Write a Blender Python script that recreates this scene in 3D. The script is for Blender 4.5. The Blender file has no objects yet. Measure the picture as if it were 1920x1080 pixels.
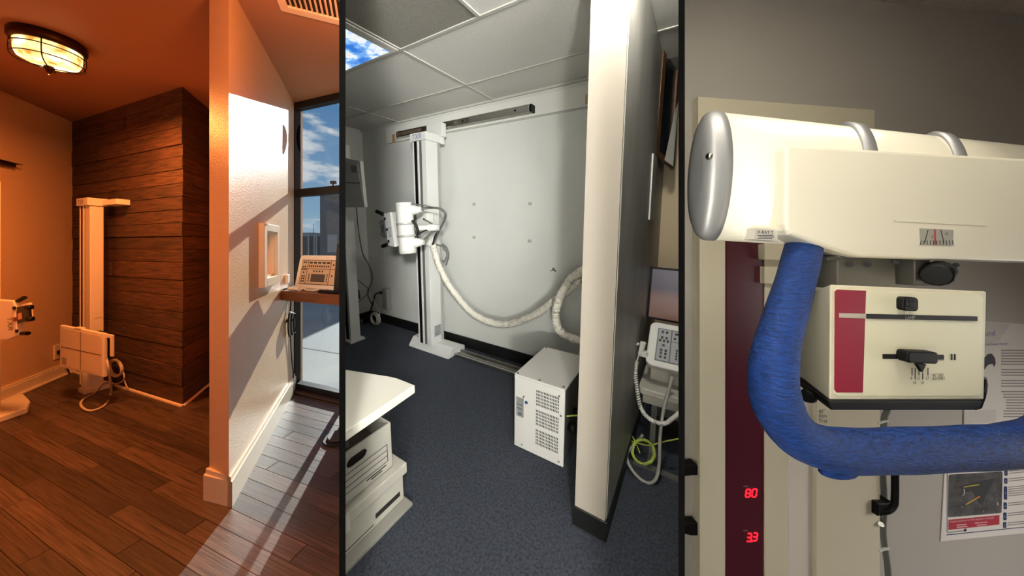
import bpy, bmesh, math, random
from mathutils import Vector as V, Matrix
random.seed(7)
sc = bpy.context.scene
COL = sc.collection
# ------------------------------------------------------------------ camera
F_PX, CX, CY, CAMZ = 575.0, 940.0, 464.0, 1.875
cam = bpy.data.cameras.new('camera'); cam.sensor_width = 36; cam.sensor_fit = 'HORIZONTAL'
cam.lens = F_PX / 1920 * 36; cam.shift_x = (960 - CX) / 1920; cam.shift_y = (CY - 540) / 1920
cam.clip_start = 0.02; cam.clip_end = 400
camo = bpy.data.objects.new('camera', cam); COL.objects.link(camo)
camo.location = (0, 0, CAMZ); camo.rotation_euler = (math.pi / 2, 0, 0); sc.camera = camo
sc.view_settings.view_transform = 'Standard'; sc.view_settings.look = 'None'
sc.view_settings.exposure = 0; sc.view_settings.gamma = 1; sc.view_settings.use_curve_mapping = False
# ------------------------------------------------------------------ sky
def lin(c):
    if isinstance(c, str):
        c = [int(c[i:i + 2], 16) / 255 for i in (0, 2, 4)]
    return tuple((x / 12.92 if x <= .04045 else ((x + .055) / 1.055) ** 2.4) for x in c) + (1,)
wd = bpy.data.worlds.new('sky'); sc.world = wd; wd.use_nodes = True
nt = wd.node_tree; nt.nodes.clear()
def N(nt, t, **kw):
    n = nt.nodes.new(t)
    for k, v in kw.items():
        if k.startswith('i_'):
            k = k[2:]; n.inputs[int(k) if k.isdigit() else k].default_value = v
        else: setattr(n, k, v)
    return n
def L(nt, a, b): nt.links.new(a, b)
def ramp(nt, fac, stops, interp='LINEAR'):
    r = N(nt, 'ShaderNodeValToRGB'); r.color_ramp.interpolation = interp
    e = r.color_ramp.elements
    while len(e) < len(stops): e.new(.5)
    for x, (p, c) in zip(e, stops): x.position = p; x.color = c if len(c) == 4 else lin(c)
    if fac is not None: L(nt, fac, r.inputs[0])
    return r.outputs[0]
tc = N(nt, 'ShaderNodeTexCoord'); sx = N(nt, 'ShaderNodeSeparateXYZ'); L(nt, tc.outputs['Generated'], sx.inputs[0])
blue = ramp(nt, sx.outputs[2], [(.0, lin('C9DBE8')), (.10, lin('9CC4E4')), (.45, lin('4E8CC8')), (1, lin('2F68AE'))])
mp = N(nt, 'ShaderNodeMapping'); mp.inputs['Scale'].default_value = (1.6, 1.6, 5.5); mp.inputs['Location'].default_value = (.3, .1, .45); L(nt, tc.outputs['Generated'], mp.inputs[0])
nz = N(nt, 'ShaderNodeTexNoise', i_Scale=3.2, i_Detail=8.0, i_Roughness=.58); L(nt, mp.outputs[0], nz.inputs['Vector'])
cl = ramp(nt, nz.outputs[0], [(.50, (0, 0, 0, 1)), (.60, (1, 1, 1, 1))])
mx = N(nt, 'ShaderNodeMixRGB'); L(nt, cl, mx.inputs[0]); L(nt, blue, mx.inputs[1]); mx.inputs[2].default_value = (.95, .96, 1, 1)
bg = N(nt, 'ShaderNodeBackground', i_Strength=.7); L(nt, mx.outputs[0], bg.inputs[0])
wo = N(nt, 'ShaderNodeOutputWorld'); L(nt, bg.outputs[0], wo.inputs[0])
# ------------------------------------------------------------------ sun, room lamps and added fill lights
def light(name, kind, power, color, loc, rot=None, size=None, size_y=None, radius=None):
    l = bpy.data.lights.new(name, kind); l.energy = power; l.color = color
    if size: l.shape = 'RECTANGLE'; l.size = size; l.size_y = size_y or size
    if radius is not None: l.shadow_soft_size = radius
    o = bpy.data.objects.new(name, l); COL.objects.link(o); o.location = loc
    if rot is not None: o.rotation_euler = rot
    return o
sun = light('sun', 'SUN', 10, (1, .96, .9), (-6, 30, 14)); sun.data.angle = .009
SUN_DIR = V((.21, -.98, -.394)).normalized()
sun.rotation_euler = SUN_DIR.to_track_quat('-Z', 'Y').to_euler()
WARM = (1, .29, .066)
clp = light('ceiling_lamp_light', 'AREA', 125, WARM, (-4.11, 2.787, 3.44), (0, 0, 0), .34); clp.data.shape = 'DISK'
light('entry_fill_light', 'POINT', 22, WARM, (-2.6, .1, 3.0), radius=.15)  # added warm fill near the camera, no fixture behind it
light('corridor_fill_light', 'POINT', 95, WARM, (-1.0, 1.60, 3.24), radius=.12)  # added warm fill for the corridor's upper wall, no lamp hangs there
light('office_fill_light', 'POINT', 58, (1, .985, .93), (.14, -.95, CAMZ + .40), radius=.1)  # added neutral fill from behind the camera for the office
light('office_low_fill_light', 'POINT', 125, (1, .985, .93), (.06, -1.05, CAMZ - .45), radius=.1)  # added low fill that lifts the office ceiling, no desk lamp
spt = light('office_fill_spot', 'SPOT', 400, (1, .99, .95), (.12, -.9, CAMZ + .35), (V((-1.35, 3.1, .35)) - V((.12, -.9, .35))).to_track_quat('-Z', 'Y').to_euler(), radius=.12)  # added spot to brighten the back wall and column, no track fixture
spt.data.spot_size = math.radians(56); spt.data.spot_blend = .9
light('booth_fill_light', 'POINT', 34, (1, .96, .86), (.399, .80, CAMZ + .94), radius=.06)  # added fill to lift the dark booth and pillar side
light('exam_panel_light', 'AREA', 14.5, (1, .94, .78), (.75, .12, CAMZ + 1.02), (0, 0, math.radians(6)), 1.2, .5)
exw = light('exam_side_fill_light', 'AREA', 11, (1, .95, .88), (3.2, .35, CAMZ - .6), (0, math.radians(58), math.radians(-12)), .9, .9); exw.data.spread = math.radians(110)  # added side fill for the lower exam wall, no window exists
# ------------------------------------------------------------------ frames: local axes of each room
class Fr:
    def __init__(s, ax, ay, az, o):
        s.ax, s.ay, s.az, s.o = V(ax).normalized(), V(ay).normalized(), V(az).normalized(), V(o)
        s.M = Matrix((s.ax, s.ay, s.az)).transposed().to_4x4(); s.M.translation = s.o
        s.I = s.M.inverted(); s.c = s.I @ V((0, 0, CAMZ))
    def pix(s, px, py, axis, val):
        v = s.I.to_3x3() @ V(((px - CX) / F_PX, 1, -(py - CY) / F_PX))
        return s.c + v * ((val - s.c[axis]) / v[axis])
    def b(s, px, py, val): return s.pix(px, py, 1, val)
CAMP = (0, 0, CAMZ)
G = Fr((1, 0, 0), (0, 1, 0), (0, 0, 1), (0, 0, 0))
A = Fr((.937, -.35, 0), (.35, .937, 0), (0, 0, 1), (0, 0, 0))        # alcove: x along the planked wall
D = Fr((-.385, .923, 0), (-.923, -.385, 0), (0, 0, 1), (0, 0, 0))    # corridor: x along the divider wall
E = Fr((-.42, .907, 0), (-.907, -.42, 0), (0, 0, 1), (0, 0, 0))      # x along the left wall
_up = V((0, -69, F_PX)).normalized(); _U = V((911, -F_PX, -69)).normalized(); _W = _up.cross(_U)
B = Fr(_U, _W, _up, CAMP)                                            # office: x along its back wall
_t = math.radians(6)
C = Fr((math.cos(_t), math.sin(_t), 0), (-math.sin(_t), math.cos(_t), 0), (0, 0, 1), CAMP)  # exam room
# ------------------------------------------------------------------ mesh helpers
def rrect(x0, x1, y0, y1, r, n=5):
    out = []
    for cx, cy, a0 in ((x1 - r, y0 + r, -90), (x1 - r, y1 - r, 0), (x0 + r, y1 - r, 90), (x0 + r, y0 + r, 180)):
        for i in range(n + 1):
            a = math.radians(a0 + 90 * i / n); out.append((cx + r * math.cos(a), cy + r * math.sin(a)))
    return out
def spline(pts, n=8):
    pts = [V(p) for p in pts]; out = []
    P = [pts[0] * 2 - pts[1]] + pts + [pts[-1] * 2 - pts[-2]]
    for i in range(1, len(P) - 2):
        p0, p1, p2, p3 = P[i - 1:i + 3]
        for k in range(n):
            t = k / n
            out.append(.5 * (2 * p1 + (p2 - p0) * t + (2 * p0 - 5 * p1 + 4 * p2 - p3) * t * t + (3 * p1 - p0 - 3 * p2 + p3) * t ** 3))
    out.append(pts[-1]); return out
class MB:
    def __init__(s, T=None): s.bm = bmesh.new(); s.T = T
    def _v(s, p):
        p = V(p); return s.bm.verts.new(s.T @ p if s.T else p)
    def face(s, vs, smooth=False):
        try: f = s.bm.faces.new(vs); f.smooth = smooth; return f
        except ValueError: return None
    def _bev(s, faces, bev, seg=2):
        bmesh.ops.recalc_face_normals(s.bm, faces=faces)
        if bev:
            es = list({e for f in faces for e in f.edges if len(e.link_faces) == 2 and e.calc_face_angle(0) > .6})
            bmesh.ops.bevel(s.bm, geom=es, offset=bev, segments=seg, profile=.5, affect='EDGES', clamp_overlap=True)
    def hexa(s, p, bev=0, seg=2):   # 4 bottom then 4 top points
        v = [s._v(q) for q in p]
        fs = [s.face([v[i] for i in q]) for q in ((3, 2, 1, 0), (4, 5, 6, 7), (0, 1, 5, 4), (1, 2, 6, 5), (2, 3, 7, 6), (3, 0, 4, 7))]
        s._bev(fs, bev, seg); return s
    def box(s, x0, x1, y0, y1, z0, z1, bev=0, seg=2):
        return s.hexa([(x0, y0, z0), (x1, y0, z0), (x1, y1, z0), (x0, y1, z0), (x0, y0, z1), (x1, y0, z1), (x1, y1, z1), (x0, y1, z1)], bev, seg)
    def prism(s, pts, ext, bev=0, seg=2, smooth=False):
        ext = V(ext); a = [s._v(p) for p in pts]; b = [s._v(V(p) + ext) for p in pts]; n = len(pts)
        fs = [s.face(list(reversed(a))), s.face(b)] + [s.face([a[i], a[(i + 1) % n], b[(i + 1) % n], b[i]], smooth) for i in range(n)]
        s._bev([f for f in fs if f], bev, seg); return s
    def poly(s, pts):
        s.face([s._v(p) for p in pts]); return s
    def ring(s, c, x, y, r, seg, ry=None):
        ry = r if ry is None else ry
        return [s._v(V(c) + x * (r * math.cos(2 * math.pi * i / seg)) + y * (ry * math.sin(2 * math.pi * i / seg))) for i in range(seg)]
    def loft(s, rings, caps=True, smooth=True):
        for a, b in zip(rings, rings[1:]):
            n = len(a)
            for i in range(n): s.face([a[i], a[(i + 1) % n], b[(i + 1) % n], b[i]], smooth)
        if caps: s.face(list(reversed(rings[0]))); s.face(rings[-1])
        return s
    def cyl(s, p0, p1, r0, r1=None, seg=20, caps=True):
        return s.lathe(p0, p1, [(0, r0), (1, r0 if r1 is None else r1)], seg, caps)
    def lathe(s, p0, p1, prof, seg=24, caps=True, ky=1.0, yref=None):  # prof: (t along axis, radius)
        p0, p1 = V(p0), V(p1); z = (p1 - p0).normalized()
        ref = V(yref) if yref else (V((0, 0, 1)) if abs(z.z) < .9 else V((0, 1, 0)))
        x = ref.cross(z).normalized(); y = z.cross(x)
        return s.loft([s.ring(p0.lerp(p1, t), x, y, max(r, 1e-4) * ky, seg, max(r, 1e-4)) for t, r in prof], caps)
    def tube(s, pts, r, seg=8, caps=True, n=8, raw=False):
        P = [V(p) for p in pts] if raw else spline(pts, n)
        m = len(P); prev = None; rings = []
        for i, p in enumerate(P):
            t = (P[min(i + 1, m - 1)] - P[max(i - 1, 0)])
            if t.length < 1e-9: t = V((0, 0, 1))
            t.normalize()
            if prev is None:
                ref = V((0, 0, 1)) if abs(t.z) < .9 else V((1, 0, 0)); x = ref.cross(t).normalized()
            else: x = (prev - t * prev.dot(t)).normalized()
            prev = x; rr = r(i / max(m - 1, 1)) if callable(r) else r
            rings.append(s.ring(p, x, t.cross(x), rr, seg))
        return s.loft(rings, caps)
    def ball(s, c, r, seg=14, k=(1, 1, 1)):
        c = V(c); rings = []
        for j in range(1, seg // 2):
            a = math.pi * j / (seg // 2)
            rings.append(s.ring(c + V((0, 0, -r * k[2] * math.cos(a))), V((k[0], 0, 0)), V((0, k[1], 0)), r * math.sin(a), seg))
        return s.loft(rings)
    def clip(s, co, no):
        g = s.bm.verts[:] + s.bm.edges[:] + s.bm.faces[:]
        bmesh.ops.bisect_plane(s.bm, geom=g, dist=1e-5, plane_co=co, plane_no=no, clear_outer=True); return s
    def px(s, fr, pts, val, depth, axis=1, bev=0):   # outline on a plane of the frame, given depth along that axis
        e = [0, 0, 0]; e[axis] = depth
        return s.prism([fr.pix(x, y, axis, val) for x, y in pts], e, bev)
    def mesh(s, name, base):
        if base is not None: bmesh.ops.translate(s.bm, vec=-V(base), verts=s.bm.verts[:])
        bmesh.ops.recalc_face_normals(s.bm, faces=s.bm.faces[:])
        me = bpy.data.meshes.new(name); s.bm.to_mesh(me); s.bm.free(); return me
BASE = {}
def tag(o, label, cat, group=None):
    o['label'] = label; o['category'] = cat
    if group: o['group'] = group
    return o
def thing(name, label, cat, fr, base, group=None):
    o = bpy.data.objects.new(name, None); COL.objects.link(o); o.empty_display_size = .05
    o.matrix_world = fr.M @ Matrix.Translation(V(base)); BASE[o] = (fr, V(base)); return tag(o, label, cat, group)
def part(parent, name, mb, mat, label=None, kind=None):
    fr, base = BASE[parent]
    o = bpy.data.objects.new(name, mb.mesh(name, base)); COL.objects.link(o); o.parent = parent
    o.data.materials.append(mat); BASE[o] = (fr, base)
    if label: o['label'] = label
    if kind: o['kind'] = kind
    return o
def one(name, label, cat, mb, mat, fr, base, group=None, kind=None):
    o = bpy.data.objects.new(name, mb.mesh(name, base)); COL.objects.link(o)
    o.matrix_world = fr.M @ Matrix.Translation(V(base)); o.data.materials.append(mat); BASE[o] = (fr, V(base))
    tag(o, label, cat, group)
    if kind: o['kind'] = kind
    return o
def struct(name, mb, mat, fr, label=None, base=(0, 0, 0)):
    o = bpy.data.objects.new(name, mb.mesh(name, base)); COL.objects.link(o)
    o.matrix_world = fr.M @ Matrix.Translation(V(base)); o.data.materials.append(mat); BASE[o] = (fr, V(base)); o['kind'] = 'structure'
    if label: o['label'] = label
    return o
def text(s, txt, size, o, xd, yd, ext=.0006, align='LEFT', shear=0):   # lettering into a MB
    cu = bpy.data.curves.new('t', 'FONT'); cu.body = txt; cu.size = 1; cu.align_x = align; cu.shear = shear; cu.resolution_u = 2
    ob = bpy.data.objects.new('t', cu); COL.objects.link(ob)
    me = bpy.data.meshes.new_from_object(ob.evaluated_get(bpy.context.evaluated_depsgraph_get()))
    o, xd, yd = V(o), V(xd).normalized() * size, V(yd).normalized() * size
    vs = [s._v(o + xd * v.co.x + yd * v.co.y) for v in me.vertices]
    for p in me.polygons: s.face([vs[i] for i in p.vertices])
    bpy.data.objects.remove(ob); bpy.data.curves.remove(cu); bpy.data.meshes.remove(me); return s
# ------------------------------------------------------------------ materials
MC = {}
def mat(name, col, rough=.5, metal=0, bump=None, var=None, coat=0, spec=None, aniso=None, rnd=0, coord='Object', bdist=.01):
    """bump=(scale,strength[,stretch]); var=(scale,amount[,stretch]) mottles the colour; rnd = per-object value shift"""
    if name in MC: return MC[name]
    m = bpy.data.materials.new(name); m.use_nodes = True; t = m.node_tree; p = t.nodes['Principled BSDF']
    c = lin(col) if isinstance(col, str) else tuple(col) + ((1,) if len(col) == 3 else ())
    p.inputs['Base Color'].default_value = c; p.inputs['Roughness'].default_value = rough; p.inputs['Metallic'].default_value = metal
    p.inputs['Coat Weight'].default_value = coat
    if spec is not None: p.inputs['Specular IOR Level'].default_value = spec
    tcn = N(t, 'ShaderNodeTexCoord')
    def nv(scale, stretch, detail=4.0):
        mpn = N(t, 'ShaderNodeMapping'); mpn.inputs['Scale'].default_value = stretch or (1, 1, 1)
        if rnd:
            oi = N(t, 'ShaderNodeObjectInfo'); mu = N(t, 'ShaderNodeMath', operation='MULTIPLY', i_1=37.0); L(t, oi.outputs['Random'], mu.inputs[0])
            cb = N(t, 'ShaderNodeCombineXYZ'); [L(t, mu.outputs[0], cb.inputs[i]) for i in range(3)]; L(t, cb.outputs[0], mpn.inputs['Location'])
        L(t, tcn.outputs[coord], mpn.inputs[0])
        z = N(t, 'ShaderNodeTexNoise', i_Scale=scale, i_Detail=detail, i_Roughness=.6); L(t, mpn.outputs[0], z.inputs['Vector']); return z.outputs[0]
    if var:
        o = nv(var[0], var[2] if len(var) > 2 else None)
        k = var[1]
        r = ramp(t, o, [(.3, tuple(x * (1 - k) for x in c[:3]) + (1,)), (.7, tuple(min(1, x * (1 + k)) for x in c[:3]) + (1,))])
        if rnd:
            oi = N(t, 'ShaderNodeObjectInfo'); mr = N(t, 'ShaderNodeMapRange'); mr.inputs[3].default_value = 1 - rnd; mr.inputs[4].default_value = 1 + rnd
            L(t, oi.outputs['Random'], mr.inputs[0])
            hs = N(t, 'ShaderNodeHueSaturation'); L(t, mr.outputs[0], hs.inputs['Value']); L(t, r, hs.inputs['Color']); r = hs.outputs[0]
        L(t, r, p.inputs['Base Color'])
    if bump:
        o = nv(bump[0], bump[2] if len(bump) > 2 else None)
        bn = N(t, 'ShaderNodeBump', i_Strength=bump[1], i_Distance=bdist); L(t, o, bn.inputs['Height']); L(t, bn.outputs[0], p.inputs['Normal'])
    MC[name] = m; return m
def emis(name, col, s):
    if name in MC: return MC[name]
    m = bpy.data.materials.new(name); m.use_nodes = True; p = m.node_tree.nodes['Principled BSDF']
    p.inputs['Base Color'].default_value = (0.02, .02, .02, 1); p.inputs['Emission Color'].default_value = lin(col); p.inputs['Emission Strength'].default_value = s
    MC[name] = m; return m
def glass(name, tint=(1, 1, 1), refl=.07, rough=.02):
    m = bpy.data.materials.new(name); m.use_nodes = True; t = m.node_tree; t.nodes.clear()
    tr = N(t, 'ShaderNodeBsdfTransparent'); tr.inputs[0].default_value = tint + (1,)
    gl = N(t, 'ShaderNodeBsdfGlossy', i_Roughness=rough); mxs = N(t, 'ShaderNodeMixShader', i_0=refl)
    L(t, tr.outputs[0], mxs.inputs[1]); L(t, gl.outputs[0], mxs.inputs[2]); o = N(t, 'ShaderNodeOutputMaterial'); L(t, mxs.outputs[0], o.inputs[0]); return m
white_m = mat('white enamel', 'D6D5D0', .5)
cream_m = mat('cream enamel', 'EFE8D2', .32)
black_m = mat('black plastic', '0A0A0B', .5, spec=.25)
rubber_m = mat('black rubber', '101012', .6)
steel_m = mat('brushed steel', 'B9B7B0', .34, 1, var=(30, .15, (1, 1, 12)))
dark_metal = mat('dark bronze', '3A2416', .4, .9)
ink_m = mat('black ink', '1A1A1C', .6)
# ================================================================== dividing walls between the three rooms
div_m = mat('black divider paint', '020202', .95, spec=.05)
def divider(name, px0, px1, y0, y1):
    xm = ((px0 + px1) / 2 - CX) / F_PX; h = (px1 - px0) / F_PX * y0 / 2
    d = V((xm, 1, 0)).normalized(); n = V((d.y, -d.x, 0)); p0 = V((xm * y0, y0, 0)); p1 = V((xm * y1, y1, 0))
    h *= n.x; dn = V((0, 0, -.4))
    mb = MB().prism([p0 - n * h + dn, p0 + n * h + dn, p1 + n * h + dn, p1 - n * h + dn], (0, 0, 4.15))
    return struct(name, mb, div_m, G), p0, n, h
dv1, DP1, DN1, DH1 = divider('wall_divider_left', 636, 648, .74, 3.30)
dv2, DP2, DN2, DH2 = divider('wall_divider_right', 1272, 1284, .45, 2.42)
struct('light_block_left', MB().prism([(-.50, -1.6, -.4), (-.48, -1.6, -.4), (-.32, -.02, -.4), (-.34, -.02, -.4)], (0, 0, 4.15)), mat('unseen wall white', 'E2E2DE', .7), G)  # unseen wall added to keep office light out of the orange room
struct('light_block_right', MB().prism([(.34, -1.6, -.4), (.36, -1.6, -.4), (.24, -.02, -.4), (.22, -.02, -.4)], (0, 0, 4.15)), mat('unseen wall white', 'E2E2DE', .7), G)  # unseen wall added to stop office light reaching the exam room
dv1['label'] = 'thin black dividing wall between the orange room and the office'
dv2['label'] = 'thin black dividing wall between the office and the exam room'
# ================================================================== ROOM 1: orange room with planked alcove and corridor
CEIL = 3.775
peel_m = mat('orange peel wall paint', 'E0BC94', .34, bump=(85, .9), bdist=.004)
ceil1_m = mat('ceiling paint', 'A97C58', .6, bump=(120, .3), bdist=.004)
trim_m = mat('cream trim paint', 'EBDCC2', .4)
floor1_m = mat('dark sub floor', '1A100A', .8)
outer_m = mat('plain outer wall', '8A8378', .9)
plank_m = mat('wood look vinyl plank', '4A3D34', .40, bump=(26, .14, (1, 9, 9)), var=(4.5, .75, (.5, 24, 4)), rnd=.42, bdist=.004)
board_m = mat('rough sawn brown board', '482F1E', .78, bump=(30, 1.0, (1.2, 5, 8)), var=(3.6, .8, (.9, 3, 14)), rnd=.3, bdist=.008)
def add_knots(m):
    t = m.node_tree; p = t.nodes['Principled BSDF']; src = p.inputs['Base Color'].links[0].from_socket
    tcn = N(t, 'ShaderNodeTexCoord'); mpn = N(t, 'ShaderNodeMapping'); mpn.inputs['Scale'].default_value = (1.5, 1, 3.2); L(t, tcn.outputs['Object'], mpn.inputs[0])
    oi = N(t, 'ShaderNodeObjectInfo'); mu = N(t, 'ShaderNodeMath', operation='MULTIPLY', i_1=23.0); L(t, oi.outputs['Random'], mu.inputs[0]); cb = N(t, 'ShaderNodeCombineXYZ'); L(t, mu.outputs[0], cb.inputs[0]); L(t, cb.outputs[0], mpn.inputs['Location'])
    vo = N(t, 'ShaderNodeTexVoronoi', i_Scale=1.5); L(t, mpn.outputs[0], vo.inputs['Vector'])
    k = ramp(t, vo.outputs['Distance'], [(.0, (.12, .12, .12, 1)), (.045, (.3, .3, .3, 1)), (.06, (1.7, 1.6, 1.5, 1)), (.11, (1, 1, 1, 1))])
    wv = N(t, 'ShaderNodeTexWave', i_Scale=28.0, i_Distortion=1.5); wv.bands_direction = 'X'; L(t, tcn.outputs['Object'], wv.inputs['Vector'])
    wr = ramp(t, wv.outputs[0], [(0, (.86, .86, .86, 1)), (1, (1.08, 1.08, 1.08, 1))])
    m1 = N(t, 'ShaderNodeMixRGB', blend_type='MULTIPLY', i_0=1.0); L(t, src, m1.inputs[1]); L(t, k, m1.inputs[2])
    m2 = N(t, 'ShaderNodeMixRGB', blend_type='MULTIPLY', i_0=1.0); L(t, m1.outputs[0], m2.inputs[1]); L(t, wr, m2.inputs[2]); L(t, m2.outputs[0], p.inputs['Base Color'])
add_knots(board_m)
# floor of separate planks
flo = struct('floor', MB().poly([(-8.5, -.6, -.03), (3.4, -.6, -.03), (3.4, 1.0, -.03), (-2.6, 2.9, -.03), (-8.5, 2.9, -.03)]), floor1_m, A, 'wood plank floor of the orange room')
pl_mesh = MB().box(0, 1.52, 0, .1135, -.028, 0, .0015, 1).mesh('plank', None); pl_mesh.materials.append(plank_m)
row = 0; bb = .35
while bb < 2.80:
    aa = -9.5 + random.random() * 1.5
    while aa < -1.0:
        X, Y = (A.M @ V((aa + .76, bb, 0))).to_2d()
        left = (V((X, Y, 0)) - DP1).dot(DN1)
        if left < .9 and Y > .9 and aa > -9.0 and not (aa < -5.2 and bb > 2.2):
            o = bpy.data.objects.new('plank', pl_mesh); COL.objects.link(o); o.parent = flo; o.location = (aa, bb, 0)
        aa += 1.524
    bb += .115; row += 1
struct('ceiling', MB().prism([(-8.0, -2.6, CEIL), (4.2, -2.6, CEIL), (4.2, 1.2, CEIL), (-1.2, 3.9, CEIL), (-2.0, 3.86, CEIL), (-6.0, 5.35, CEIL), (-8, 5.3, CEIL)], (0, 0, .12)), ceil1_m, G, 'warm lit ceiling of the orange room')
struct('wall_left', MB().box(-1.0, 7.25, 3.94, 4.06, 0, CEIL), peel_m, E)
struct('wall_rear', MB().box(-3.4, 4.2, -2.7, -2.6, -.4, CEIL), outer_m, G)
struct('wall_outer_right', MB().box(4.1, 4.2, -2.6, 1.3, -.4, CEIL), outer_m, G)
struct('wall_outer_back', MB().prism([(-1.25, 3.84, -.4), (4.2, 1.14, -.4), (4.2, 1.24, -.4), (-1.25, 3.94, -.4)], (0, 0, CEIL + .4)), outer_m, G)
struct('wall_window_end', MB().prism([(-1.64, 3.64, -.1), (-1.58, 3.80, -.1), (-1.2, 3.84, -.1), (-1.2, 3.96, -.1), (-1.68, 3.90, -.1)], (0, 0, CEIL + .1)), peel_m, G)
struct('floor_entry', MB().box(-3.4, 4.2, -2.6, .9, -.06, -.035), outer_m, G)
struct('baseboard_left', MB().box(-.9, 6.93, 3.915, 3.94, 0, .15, .004).box(-.9, 6.93, 3.922, 3.94, .15, .175, .004), trim_m, E)
struct('trim_left', MB().box(-.9, 6.90, 3.885, 3.915, 0, .03, .008), trim_m, E, 'pale shoe moulding along left baseboard')
# planked wall, boards one by one
PB, PL_, PR_ = 2.075, -7.72, -4.789
seams = [162, 187, 212, 237, 270, 292, 317, 343, 368, 393, 418, 443, 468, 493, 527, 557, 587, 623, 653, 690, 725, 758]
zz = [CAMZ - (y - CY) / F_PX * 3.618 for y in seams]; zz[0] = CEIL - .004; zz[-1] = .02
pw = struct('wall_planked', MB().box(PL_ - .3, PR_ - .28, PB + .03, PB + .14, 0, CEIL), floor1_m, A, 'accent wall of rough brown boards')
for z1, z0 in zip(zz, zz[1:]):
    cut = random.choice([None, None, random.uniform(-7.0, -5.4)])
    for x0, x1 in ([(PL_, PR_)] if cut is None else [(PL_, cut), (cut, PR_)]):
        dz = random.uniform(-.009, .006); g = .006; e2_ = .028 if x1 == PR_ else 0
        h = z1 - z0 - g
        part(pw, 'board', MB().hexa([(x0 + .001, PB + dz, z0 + g), (x1 - .001, PB + dz, z0 + g), (x1 - .001 - e2_, PB + .028, z0 + g), (x0 + .001, PB + .028, z0 + g), (x0 + .001, PB + dz, z1), (x1 - .001, PB + dz, z1), (x1 - .001 - e2_, PB + .028, z1), (x0 + .001, PB + .028, z1)], .003, 1), board_m)
pr = struct('wall_planked_return', MB().box(5.05, 6.2, 2.105, 2.2, 0, CEIL), floor1_m, D, 'dark side of the planked alcove')
for z1, z0 in zip(zz, zz[1:]):
    yf = 2.077 + random.uniform(-.004, .004)
    part(pr, 'board', MB().hexa([(4.787, yf, z0 + .005), (6.15, yf, z0 + .005), (6.15, 2.104, z0 + .005), (4.835, 2.104, z0 + .005), (4.787, yf, z1), (6.15, yf, z1), (6.15, 2.104, z1), (4.835, 2.104, z1)], .003, 1), board_m)
struct('trim_planked', MB().box(PL_ + .03, PR_ + .02, PB - .03, PB - .002, 0, .028, .006), trim_m, A, 'pale shoe moulding under the boards')
struct('trim_return', MB().box(4.775, 6.1, 2.048, 2.074, 0, .028, .006), trim_m, D)
struct('wall_corridor_back', MB().box(-6.3, -3.99, 2.86, 2.96, 0, CEIL), peel_m, A)
# divider wall with pass-through opening
hx0, hx1, hz0, hz1 = 3.50, 3.84, 1.585, 2.03
w = MB(); y0, y1 = .963, 1.141
w.prism([(2.80, y0, 0), (hx0, y0, 0), (hx0, y1, 0), (2.979, y1, 0)], (0, 0, CEIL))
w.box(hx1, 4.82, y0, y1, 0, CEIL).box(hx0, hx1, y0, y1, 0, hz0).box(hx0, hx1, y0, y1, hz1, CEIL)
struct('wall_pillar', w, peel_m, D, 'free standing wall between alcove and sunlit corridor')
bl = MB()
for o_, z0, z1 in ((.024, 0, .185), (.014, .185, .22)):
    bl.prism([(2.80 - o_ * .6, y0 - o_, z0), (4.80, y0 - o_, z0), (4.80, y0, z0), (2.80, y0, z0)], (0, 0, z1 - z0))
    bl.prism([(2.80 - o_ * .6, y0 - o_, z0), (2.80, y0, z0), (2.979, y1, z0), (2.979 - o_ * .2, y1 + o_, z0), (2.979 - o_ * 1.2, y1 + o_, z0)], (0, 0, z1 - z0))
struct('baseboard_pillar', bl, trim_m, D)
wn = struct('window_pass', MB().box(hx0 - .002, hx0 + .02, 0.945, 1.16, hz0, hz1).box(hx1 - .02, hx1 + .002, 0.945, 1.16, hz0, hz1).box(hx0, hx1, 0.945, 1.16, hz0 - .002, hz0 + .02).box(hx0, hx1, 0.945, 1.16, hz1 - .02, hz1 + .002), trim_m, D, 'small framed pass-through opening in the free standing wall')
part(wn, 'window_frame', MB().box(3.423, hx0, .918, .965, 1.505, 2.10, .004).box(hx1, 3.90, .918, .965, 1.505, 2.10, .004).box(hx0, hx1, .918, .965, 1.505, hz0, .004).box(hx0, hx1, .918, .965, hz1, 2.10, .004), trim_m)
part(wn, 'sliding_panel', MB().box(hx0 + .02, hx0 + .16, 1.06, 1.075, hz0 + .02, hz1 - .02), trim_m)
part(wn, 'inner_stop', MB().box(hx0 + .15, hx0 + .17, 1.04, 1.09, hz0 + .02, hz1 - .02), dark_metal)
# window with dark frame
win_m = mat('dark window frame', '1C1B1A', .45, .3)
zt0, zt1 = A.b(600, 366, 2.86).z, A.b(600, 352, 2.86).z
wf = struct('window_corridor', MB().box(-4.0, -3.945, 2.82, 2.90, .09, 3.70).box(-4.0, -2.78, 2.81, 2.91, 0, .10, .004).box(-4.0, -2.78, 2.82, 2.90, 3.69, CEIL), win_m, A, 'tall black framed window at the corridor end')
part(wf, 'transom', MB().box(-3.95, -2.78, 2.82, 2.90, zt0, zt1, .003), win_m)
part(wf, 'mullion', MB().box(-3.135, -3.105, 2.82, 2.90, .1, 3.7), win_m)
pane_m = glass('window glass', (.93, .97, .98), .05)
part(wf, 'pane', MB().box(-3.95, -3.135, 2.857, 2.863, zt1, 3.69), pane_m)
part(wf, 'pane', MB().box(-3.95, -3.135, 2.857, 2.863, .10, zt0), pane_m)
part(wf, 'pane', MB().box(-3.105, -2.78, 2.857, 2.863, .10, 3.69), pane_m)
lt = [A.b(562, y, 2.815) for y in (234, 244, 258, 272, 283)]
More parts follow.
